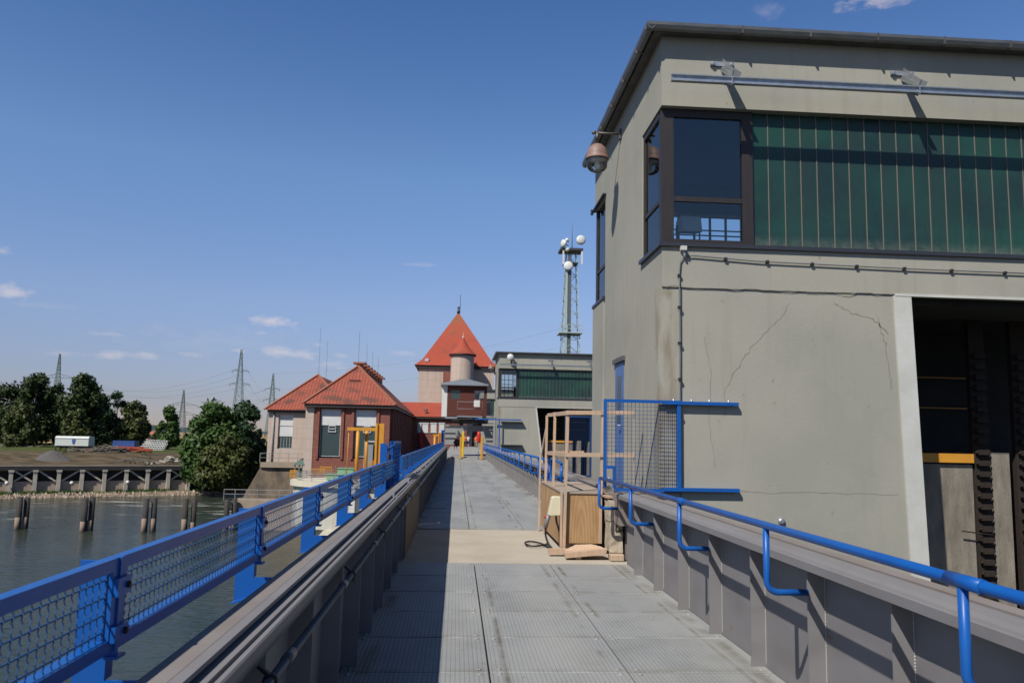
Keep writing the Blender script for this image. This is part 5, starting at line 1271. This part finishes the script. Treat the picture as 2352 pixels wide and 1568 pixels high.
# ------------------------------------------------------------------ linking building, tower with stair turret
YK = 131
a = atY(905,955,YK); c2 = atY(1030,958,YK); rt_ = atY(935,923,YK+6)
lk = thing('linking_building', ((a.x+c2.x)/2+3, YK, -2), 'low brick linking building with bright red roof and white window panels', 'building')
MB().box(a.x+2,c2.x+3,YK,YK+8,-3,a.z-.3).build('wall', 'brick', lk)
rr_ = MB().add([(a.x+1,YK-.6,a.z),(c2.x+3,YK-.6,a.z),(c2.x+3,YK+6,rt_.z),(a.x-2,YK+6,rt_.z),(c2.x+3,YK+12,a.z),(a.x-3,YK+12,a.z)], [(0,1,2,3),(3,2,4,5)]).build('roof', 'roof_bright', lk)
MB().box(a.x+1,c2.x+3,YK-.5,YK+8,a.z-.3,a.z-.02).build('eave', 'eave_dark', lk)
p_ = atY(978,948,YK+1); MB().lathe((p_.x,YK+.9,a.z+.9),[(.3,0),(.3,.35),(.001,.36)],10).build('roof_vent', 'dark_steel', rr_)
for (xa, xb) in ((958,969),(969,985),(988,1004),(1007,1022)):
    p1 = atY(xa,1008-17,YK); 
    x0w, x1w = atY(xa,980,YK).x, atY(xb,980,YK).x; z1w, z0w = atY(xa,970,YK).z, atY(xa,992,YK).z
    w_ = MB().box(x0w,x1w,YK-.12,YK-.002,z1w-.25,z1w).box(x0w,x1w,YK-.12,YK-.002,z0w-.12,z0w).build('window', 'frame_pale', lk)
    MB().box(x0w+.1,x1w-.1,YK-.08,YK-.003,z0w,z1w-.25).build('shutter', 'white', w_)
MB().prism([(atY(962,1000,YK).x,2.3),(atY(972,1000,YK).x,2.3),(atY(975,1000,YK).x,-2),(atY(970,1000,YK).x,-2)], 'y', YK-.6, YK-.3).build('canopy', 'red', lk)
YT = 142
a = atY(956,838,YT); c2 = atY(1142,842,YT); apz = atY(1063,720,YT+8).z; xm = (a.x+c2.x)/2
tw = thing('tower_house', (xm, YT, -2), 'tall pale tower with steep red pyramid roof and round stair turret', 'building')
MB().box(a.x+.5,c2.x-.5,YT,YT+14,5.0,a.z-.5).build('wall', 'pale_blocks', tw)
MB().box(a.x+.6,c2.x-.6,YT+.05,YT+13.9,-3,4.99).build('base_wall', 'brick', tw)
zE = a.z; W2 = (c2.x-a.x)/2
# slightly bell-cast pyramid
def ring(w_, d_, z): return [(xm-w_,YT+7-d_,z),(xm+w_,YT+7-d_,z),(xm+w_,YT+7+d_,z),(xm-w_,YT+7+d_,z)]
vs = ring(W2+.3,7.6,zE)+ring(W2*.86,6.6,zE+(apz-zE)*.10)+ring(.25,.25,apz-.3)
tf2 = MB().add(vs+[(xm,YT+7,apz)], [(0,1,5,4),(1,2,6,5),(2,3,7,6),(3,0,4,7),(4,5,9,8),(5,6,10,9),(6,7,11,10),(7,4,8,11),(8,9,12),(9,10,12),(10,11,12),(11,8,12),(3,2,1,0)]).build('roof', 'roof_bright', tw)
MB().tube([(xm,YT+7,apz-.2),(xm,YT+7,apz+.8)], .22, 8, rs=[.3,.15]).tube([(xm+.3,YT+7,apz),(xm+.3,YT+7,apz+3.4)], .05, 5).box(xm-.2,xm+.35,YT+6.95,YT+7.05,apz+.8,apz+1.1).build('finial', 'dark_steel', tf2)
MB().box(a.x+.1,c2.x-.1,YT-.4,YT+14.4,zE-.5,zE-.02).build('eave', 'eave_dark', tw)
MB().box(atY(980,828,YT).x-.3,atY(980,828,YT).x+.35,YT-.1,YT+1,zE+.7,zE+1.2).build('roof_hatch', 'frame_pale', tf2)
YQ = 137
tx0, tx1 = atY(1035,840,YQ).x, atY(1089,840,YQ).x; txm, tr2 = (tx0+tx1)/2, (tx1-tx0)/2
zq = atY(1062,815,YQ).z
MB().lathe((txm,YQ+tr2,0), [(tr2,-2),(tr2,zq)], 32).build('turret', 'pale_blocks', tw)
MB().lathe((txm,YQ+tr2,zq), [(tr2+.05,-.001),(tr2+.35,0),(tr2+.35,.25),(tr2,.25)], 32).build('turret_eave', 'eave_dark', tw)
zc = atY(1062,777,YQ+3).z
MB().lathe((txm,YQ+tr2,zq+.25), [(tr2+.4,0),(tr2*.8,.75),(tr2*.45,(zc-zq)*.5),(.02,zc-zq)], 28).build('turret_roof', 'roof_bright', tw)
MB().lathe((txm,YQ+tr2,zc-.1), [(.25,-.3),(.10,.35),(.03,.4),(.025,1.0),(.001,1.0)], 10).build('turret_finial', 'frame_pale', tw)
MB().box(txm-tr2-1.25,txm-tr2+.3,YQ+2,YQ+4,-2,atY(1025,852,YQ).z).build('stair_wall', 'brick', tw)
win(tw, a.x+9.0, a.x+10.2, 6.3, 7.6, YT-.002, sill=False, gmat='dark_glass')

# ------------------------------------------------------------------ brown machine cabin on its grey portal across the walkway
YC = 64
def cz(x, y): p_ = atY((1480+x/9.8)/1.4694, (1250+y/9.8)/1.4694, YC); return p_.x, p_.z
cab = thing('crane_cabin', (.5, YC, .2), 'brown clad gantry cabin on a grey steel portal spanning the walkway', 'crane')
xL, zT2 = cz(300,490); xR, zB2 = cz(1585,1530)
bk = 3.6
wy = [cz(405,640), cz(710,920)], [cz(1190,700), cz(1510,960)]
(x1a,z1a),(x1b,z1b) = wy[0]; (x2a,z2a),(x2b,z2b) = wy[1]
b = MB()
zhi, zlo = max(z1a,z2a), min(z1b,z2b)
b.box(xL,xR,YC,YC+.12,zhi,zT2).box(xL,xR,YC,YC+.12,zB2,zlo).box(xL,x1a,YC,YC+.12,zlo,zhi).box(x1b,x2a,YC,YC+.12,zlo,zhi).box(x2b,xR,YC,YC+.12,zlo,zhi)
b.box(xR-.12,xR,YC+.12,YC+bk,zB2,zT2).box(xL,x1a-.2,YC+bk,YC+bk+.1,zB2,zT2).box(x1a-.2,xR,YC+bk,YC+bk+.1,zB2,zlo-.2)
b.build('cladding', 'brown_clad', cab)
MB().box(xL-.42,xL-.001,YC+.02,YC+bk,zB2-.05,zT2).build('side_panel', 'white', cab)
w_ = MB().box(x1a,x1b,YC+.03,YC+.06,zlo,zhi).build('window', 'dark_glass', cab)
w_ = MB().box(x2a,x2b,YC+.03,YC+.06,zlo,zhi).build('window', 'glass', cab)
xa, zr_ = cz(80,440); xb, _ = cz(1645,440)
MB().box(xa,xb,YC-.4,YC+bk+.3,zT2+.01,zT2+.16).prism([(xa+.1,zT2+.161),(xb-.1,zT2+.161),((xa+xb)/2+.4,zT2+.5),((xa+xb)/2-.3,zT2+.5)], 'y', YC-.2, YC+bk).build('roof', 'galvanised', cab)
xf0, zf = cz(610,1500); xf1, _ = cz(1440,1500); _, zr1 = cz(700,1045); _, zr2 = cz(700,1275)
MB().box(xf0,xf1,YC-.9,YC-.001,zf-.1,zf).box(xL-.1,xf0,YC-.3,YC-.001,zB2-.2,zB2-.06).box(xf1,xR+.7,YC-.3,YC-.001,zB2-.2,zB2-.06).build('platform', 'galvanised', cab)
b = MB()
b.tube([(xf0+.02,YC-.88,zf),(xf0+.02,YC-.88,zr1),(xf1-.02,YC-.88,zr1),(xf1-.02,YC-.88,zf)], .03, 6).tube([(xf0+.02,YC-.88,zr2),(xf1-.02,YC-.88,zr2)], .025, 6)
b.build('railing', 'girder', cab)
xs0, zs0 = cz(1160,1215); xs1, zs1 = cz(1365,1005)
MB().cham(xs0,xs1,YC-1.05,YC-.92,zs0,zs1,.02).build('switch_box', 'white', cab)
MB().box(xf0-.4,xf1+.5,YC+.2,YC+2.6,zf-.55,zf-.25).box(.2,.5,YC+.5,YC+1,zf-1.0,zf-.551).box(1.7,2.0,YC+.5,YC+1,zf-1.0,zf-.551).build('underframe', 'eave_dark', cab)
# portal legs: plates with cross ribs
lx0, lx1 = atY(1022,1000,YC).x, atY(1049,1000,YC).x; rx0, rx1 = atY(1116,1000,YC).x, atY(1133,1000,YC).x
zpt = atY(1060,976,YC).z; zlg = atY(1030,1021,YC).z
b = MB().prism([(lx0,zlg),(lx0,zpt),(lx1+1.0,zpt),(lx1+.4,zpt-.75),(lx1-.15,zpt-1.0),(lx1-.3,zlg)], 'y', YC+.2, YC+.9)
for z in (zpt-.1, zpt-.6, zpt-1.0, zlg+.02): b.box(lx0-.03,lx1+(.3 if z > zpt-.5 else -.15),YC+.1,YC+.199,z,z+.06)
b.build('portal_leg', 'grey_steel', cab)
b = MB().prism([(rx0+.15,zlg),(rx0-.3,zpt),(rx1,zpt),(rx1,zlg)], 'y', YC+.2, YC+.9)
for z in (zpt+.15, zpt-.35, zpt-.75, zpt-1.15, zlg): b.box(rx0-.05,rx1+.03,YC+.1,YC+.199,z,z+.06)
b.build('portal_leg', 'grey_steel', cab)
MB().prism([(lx1+.5,zpt),(rx0,zpt),(rx0+.1,zpt-.45),(lx1+.9,zpt-.5)], 'y', YC+.25, YC+.8).build('portal_beam', 'girder', cab)
MB().lathe((lx1+.05,YC+.9,zlg+.15), [(.28,-.15),(.28,.15),(.1,.16),(.001,.16)], 16, (0,1,0)).build('wheel', 'dark_steel', cab)
cs = MB()
for k in range(6): cs.tube([(lx1+.1+.05*k,YC+.1,zlg+1.2-.1*k),(lx1-.0+.07*k,YC+.05,zlg+.6),(lx1+.35+.05*k,YC+.1,zlg-.2)], .02, 5)
cs.build('hanging_cable', 'rubber', cab)
MB().bar((rx0-.2,YC+1.5,3.2),(rx1+1.3,YC+1.5,3.4),.08).bar((rx1+.2,YC+1.5,3.2),(rx1+.2,YC+1.5,5.2),.08).bar((rx1+.2,YC+1.5,5.2),(rx1+1.2,YC+1.5,5.2),.06).build('side_frame', 'grey_steel', cab)
# stair lattice at its right foot
sr = thing('step_lattice', (3.0, 63.5, 0), 'small yellow-grey lattice steps at the right foot of the crane portal', 'steps')
b = MB(); x0s, x1s = atY(1107,1040,62).x, atY(1129,1040,62).x; z0s, z1s = atY(1118,1054,62).z, atY(1118,1024,62).z
for k in range(6): z = z0s+(z1s-z0s)*k/5; b.bar((x0s,61.6,z),(x1s,61.6,z),.05)
for x in (x0s,(x0s+x1s)/2,x1s): b.bar((x,61.6,z0s),(x,61.6,z1s),.05)
b.build('lattice', 'scrap_wood', sr)
# yellow posts and red buoy
for (px, yt, yb, Y, mt_, w_, lab) in ((1058,1003,1033,61.5,'yellow',.14,'short yellow barrier post left on the walkway by the crane'),(1063,990,1033,62.5,'yellow_bright',.16,'bright yellow tall post beside the barrier post under the crane'),(1106,1002,1054,60.8,'yellow',.17,'orange-yellow barrier post right on the walkway by the crane')):
    p_ = atY(px, yb, Y); z1 = atY(px, yt, Y).z
    r_ = thing('barrier_post', (p_.x, Y, 0), lab, 'post')
    MB().cham(p_.x-w_/2, p_.x+w_/2, Y, Y+w_, .0, z1, .02).build('post', mt_, r_)
    MB().box(p_.x-w_, p_.x+w_, Y-.05, Y+w_+.05, -.02, .03).build('foot_plate', 'dark_steel', r_)
p_ = atY(1100, 1003, 61.2)
ry = thing('red_cylinder', (p_.x, 61.2, p_.z), 'red lifebuoy case hanging beside the right barrier post', 'case')
MB().lathe((p_.x,61.4,atY(1100,1017,61.2).z), [(.001,0),(.12,.03),(.15,.15),(.15,.7),(.1,.85),(.001,.88)], 14).build('case', 'red', ry)
MB().bar((p_.x,61.4,0),(p_.x,61.45,.6),.05).build('stand', 'dark_steel', ry)

# ------------------------------------------------------------------ antenna mast
YA = 104
def az_(px, py): p_ = atY(px, py, YA); return p_
base = az_(1309, 835); topz = az_(1307,576).z
am = thing('antenna_mast', (base.x, YA, -2), 'tall lattice radio mast with white dish antennas behind the second building', 'mast')
b = MB(); cb2 = MB()
def wid(z): t_ = (z-base.z)/(topz-base.z); return (1.25*(1-t_)+.62*t_)
def xc(z): return base.x
zs_ = [-2+ (topz+2)*k/17 for k in range(18)]
cs = ((-1,-1),(1,-1),(1,1),(-1,1))
for (z1, z2) in zip(zs_[:-1], zs_[1:]):
    w1, w2 = wid(z1), wid(z2)
    for i, ((ax, ay), (bx2, by2)) in enumerate(zip(cs, cs[1:]+cs[:1])):
        b.bar((base.x+ax*w1,YA+ay*w1,z1),(base.x+ax*w2,YA+ay*w2,z2),.07)
        b.bar((base.x+ax*w1,YA+ay*w1,z1),(base.x+bx2*w2,YA+by2*w2,z2),.06)
        b.bar((base.x+ax*w2,YA+ay*w2,z2),(base.x+bx2*w2,YA+by2*w2,z2),.06)
b.build('lattice', 'mast_steel', am)
MB().box(base.x-.55,base.x-.1,YA-1.15,YA-.95,-2,topz-.8).build('cable_ladder', 'mast_cable', am)
MB().box(base.x-.85,base.x-.6,YA-1.25,YA-1.0,-2,topz-2).build('side_rail', 'mast_steel', am)
pz = az_(1300,768).z
b = MB().box(base.x-1.6,base.x+1.4,YA-1.6,YA+1.6,pz,pz+.12)
for x in (-1.6,-.6,.4,1.4): b.bar((base.x+x,YA-1.6,pz),(base.x+x,YA-1.6,pz+1.1),.06)
b.bar((base.x-1.6,YA-1.6,pz+1.1),(base.x+1.4,YA-1.6,pz+1.1),.06).bar((base.x-1.6,YA-1.6,pz+.55),(base.x+1.4,YA-1.6,pz+.55),.05)
b.build('lower_platform', 'mast_steel', am)
MB().box(base.x-1.6,base.x+1.4,YA-1.3,YA+1.3,topz-.2,topz+.1).box(base.x-1.0,base.x+.8,YA-1.1,YA+1.1,topz-1.9,topz-1.75).build('top_platform', 'dark_steel', am)
for x in (-1.2, 1.25): MB().box(base.x+x-.1,base.x+x+.1,YA-1.3,YA-1.1,topz-2.1,topz-.3).build('panel_antenna', 'white', am)
MB().tube([(base.x+.1,YA,topz),(base.x+.1,YA,az_(1310,514).z)], .05, 6, rs=[.07,.03]).build('whip_antenna', 'mast_cable', am)
for (px, py, r_, tx, ty) in ((1331,557,.62,.15,-1),(1302,616,.62,-.05,-1),(1300,578,.30,.1,-1),(1299,557,.25,0,-1),(1289,565,.52,-.9,-.5)):
    p_ = az_(px, py); p_.y = YA-1.5; ax = Vector((tx,ty,.05)).normalized()
    d_ = MB().lathe(p_, [(.001,.12),(r_*.6,.08),(r_,0),(r_,-.25),(r_*.5,-.5),(.001,-.55)], 22, ax).build('dish_antenna', 'opal_glass', am)
    MB().tube([p_-ax*.4, (base.x+(.6 if px > 1310 else -.5), YA-1.0, p_.z-.2)], .05, 6).build('mount', 'dark_steel', d_)

# ------------------------------------------------------------------ people on the far deck
def person(px, feet_py, Y, h, shirt, trousers, label, seed, turn=0, stride=.12, arm=.0, shorts=False):
    random.seed(seed); g_ = atY(px, feet_py, Y); zf_ = .18; s_ = h/1.75
    root = thing('person', (g_.x, Y, zf_), label, 'person')
    ca, sa = math.cos(turn), math.sin(turn)
    def P(x, y, z): return Vector(((x*ca-y*sa)*s_, (x*sa+y*ca)*s_, z*s_))
    def skin(name, pts, edges, radii, mt_, lv=1, parent=root):
        me = bpy.data.meshes.new(name); me.from_pydata([P(*p_) for p_ in pts], edges, []); me.materials.append(MT[mt_])
        o = bpy.data.objects.new(name, me); COL.objects.link(o); o.parent = parent
        m_ = o.modifiers.new('skin', 'SKIN'); m_.use_smooth_shade = True
        me.skin_vertices[0].data[0].use_root = True
        for v, r_ in zip(me.skin_vertices[0].data, radii): v.radius = (r_[0]*s_, r_[1]*s_) if isinstance(r_, tuple) else (r_*s_, r_*s_)
        o.modifiers.new('sub', 'SUBSURF').levels = lv; o.modifiers['sub'].render_levels = lv
        return o
    st_ = stride
    pts = [(0,0,.95),(0,0,1.15),(0,0,1.40),(0,0,1.50),(0,-.01,1.58),(0,-.015,1.66)]; rad = [(.15,.10),(.13,.09),(.16,.10),.055,.085,.085]
    ed = [(0,1),(1,2),(2,3),(3,4),(4,5)]
    for sd in (-1, 1):
        y1 = st_*sd; i = len(pts)
        pts += [(sd*.09,0,.90),(sd*.10,-y1*.6,.50),(sd*.10,-y1,.09),(sd*.11,-y1-.13,.035)]; rad += [.085,.058,.042,.035]; ed += [(0,i),(i,i+1),(i+1,i+2),(i+2,i+3)]
        i = len(pts)
        pts += [(sd*.19,0,1.40),(sd*.24,y1*.5,1.13),(sd*.24,y1-.06-arm,.90+arm),(sd*.24,y1-.07-arm,.83+arm)]; rad += [.055,.042,.032,.034]; ed += [(2,i),(i,i+1),(i+1,i+2),(i+2,i+3)]
        w_i = i+3
        for f_, (dx, L_) in enumerate(((-.03,.075),(-.01,.085),(.01,.08),(.03,.065))):
            i = len(pts); b0 = pts[w_i]; pts += [(b0[0]+dx*.5,b0[1]+dx,b0[2]-.03-L_*.45),(b0[0]+dx*.5-sd*.015,b0[1]+dx,b0[2]-.03-L_)]; rad += [.009,.008]; ed += [(w_i,i),(i,i+1)]
        i = len(pts); b0 = pts[w_i-1]; pts += [(b0[0]-sd*.02,b0[1]-.035,b0[2]-.06)]; rad += [.010]; ed += [(w_i,i)]
    body = skin('body', pts, ed, rad, 'skin')
    # shirt
    pt = [(0,0,.92),(0,0,1.15),(0,0,1.38),(0,0,1.46)]; rd_ = [(.175,.125),(.16,.115),(.185,.12),(.085,.075)]; ed2 = [(0,1),(1,2),(2,3)]
    for sd in (-1, 1):
        i = len(pt); pt += [(sd*.19,0,1.40),(sd*.235,st_*sd*.4,1.18)]; rd_ += [.075,.062]; ed2 += [(2,i),(i,i+1)]
    skin('shirt', pt, ed2, rd_, shirt)
    pt = [(0,0,.93)]; rd_ = [(.165,.12)]; ed2 = []
    for sd in (-1, 1):
        i = len(pt); y1 = st_*sd; z_end = .50 if shorts else .10
        pt += [(sd*.09,0,.86),(sd*.10,-y1*.6,.52)]+([] if shorts else [(sd*.10,-y1,.12)]); rd_ += [.10,.078]+([] if shorts else [.06]); ed2 += [(0,i),(i,i+1)]+([] if shorts else [(i+1,i+2)])
    skin('shorts' if shorts else 'trousers', pt, ed2, rd_, trousers)
    for sd in (-1, 1):
        y1 = st_*sd; c_ = [(sd*.105,-y1+.05,.04),(sd*.11,-y1-.06,.045),(sd*.11,-y1-.16,.03)]; skin('shoe', c_, [(0,1),(1,2)], [.045,.05,.035], 'dark_cloth', parent=root)
    skin('hair', [(0,.02,1.68),(0,.03,1.72),(0,.04,1.66)], [(0,1),(1,2)], [.085,.075,.07], 'hair')
    # small face: nose, eyes and ears
    for nm, (x, y, z), r_, mt_ in (('nose',(0,-.105,1.645),.013,'skin'),('eye',(-.03,-.092,1.665),.009,'dark_cloth'),('eye',(.03,-.092,1.665),.009,'dark_cloth'),('ear',(-.085,0,1.65),.02,'skin'),('ear',(.085,0,1.65),.02,'skin'),('mouth',(0,-.094,1.612),.012,'red')):
        c_ = P(x, y, z)+root.location; r_ *= s_
        MB().lathe(c_, [(.0005,-r_),(r_*.8,-r_*.6),(r_,0),(r_*.8,r_*.6),(.0005,r_)], 8).build(nm, mt_, body if False else root)
    return root
person(1067.5, 1027.5, 110, 1.75, 'orange_cloth', 'dark_cloth', 'person in an orange shirt and dark trousers, standing left behind the yellow posts', 1, .3, .1)
person(1075, 1026, 114, 1.78, 'white_cloth', 'dark_cloth', 'person in a white shirt and dark shorts walking in the middle of the deck', 2, 0, .2, shorts=True)
person(1093, 1026, 116, 1.72, 'orange_cloth', 'khaki_cloth', 'person in an orange shirt and pale trousers, right of the others', 3, math.pi, .12)
person(1046, 1028, 98, 1.75, 'dark_cloth', 'dark_cloth', 'person in dark clothes at the left leg of the crane portal', 4, .6, .08)
# blue far posts
bp_ = atY(1017, 990, 70); r_ = thing('gate_post', (bp_.x, 70, 0), 'short blue post at the far end of the left railing', 'post')
MB().box(bp_.x-.12,bp_.x+.12,70,70.1,-.5,bp_.z+.1).box(bp_.x-.12,bp_.x-.10,69.8,70,-.5,bp_.z).build('plate', 'blue', r_)
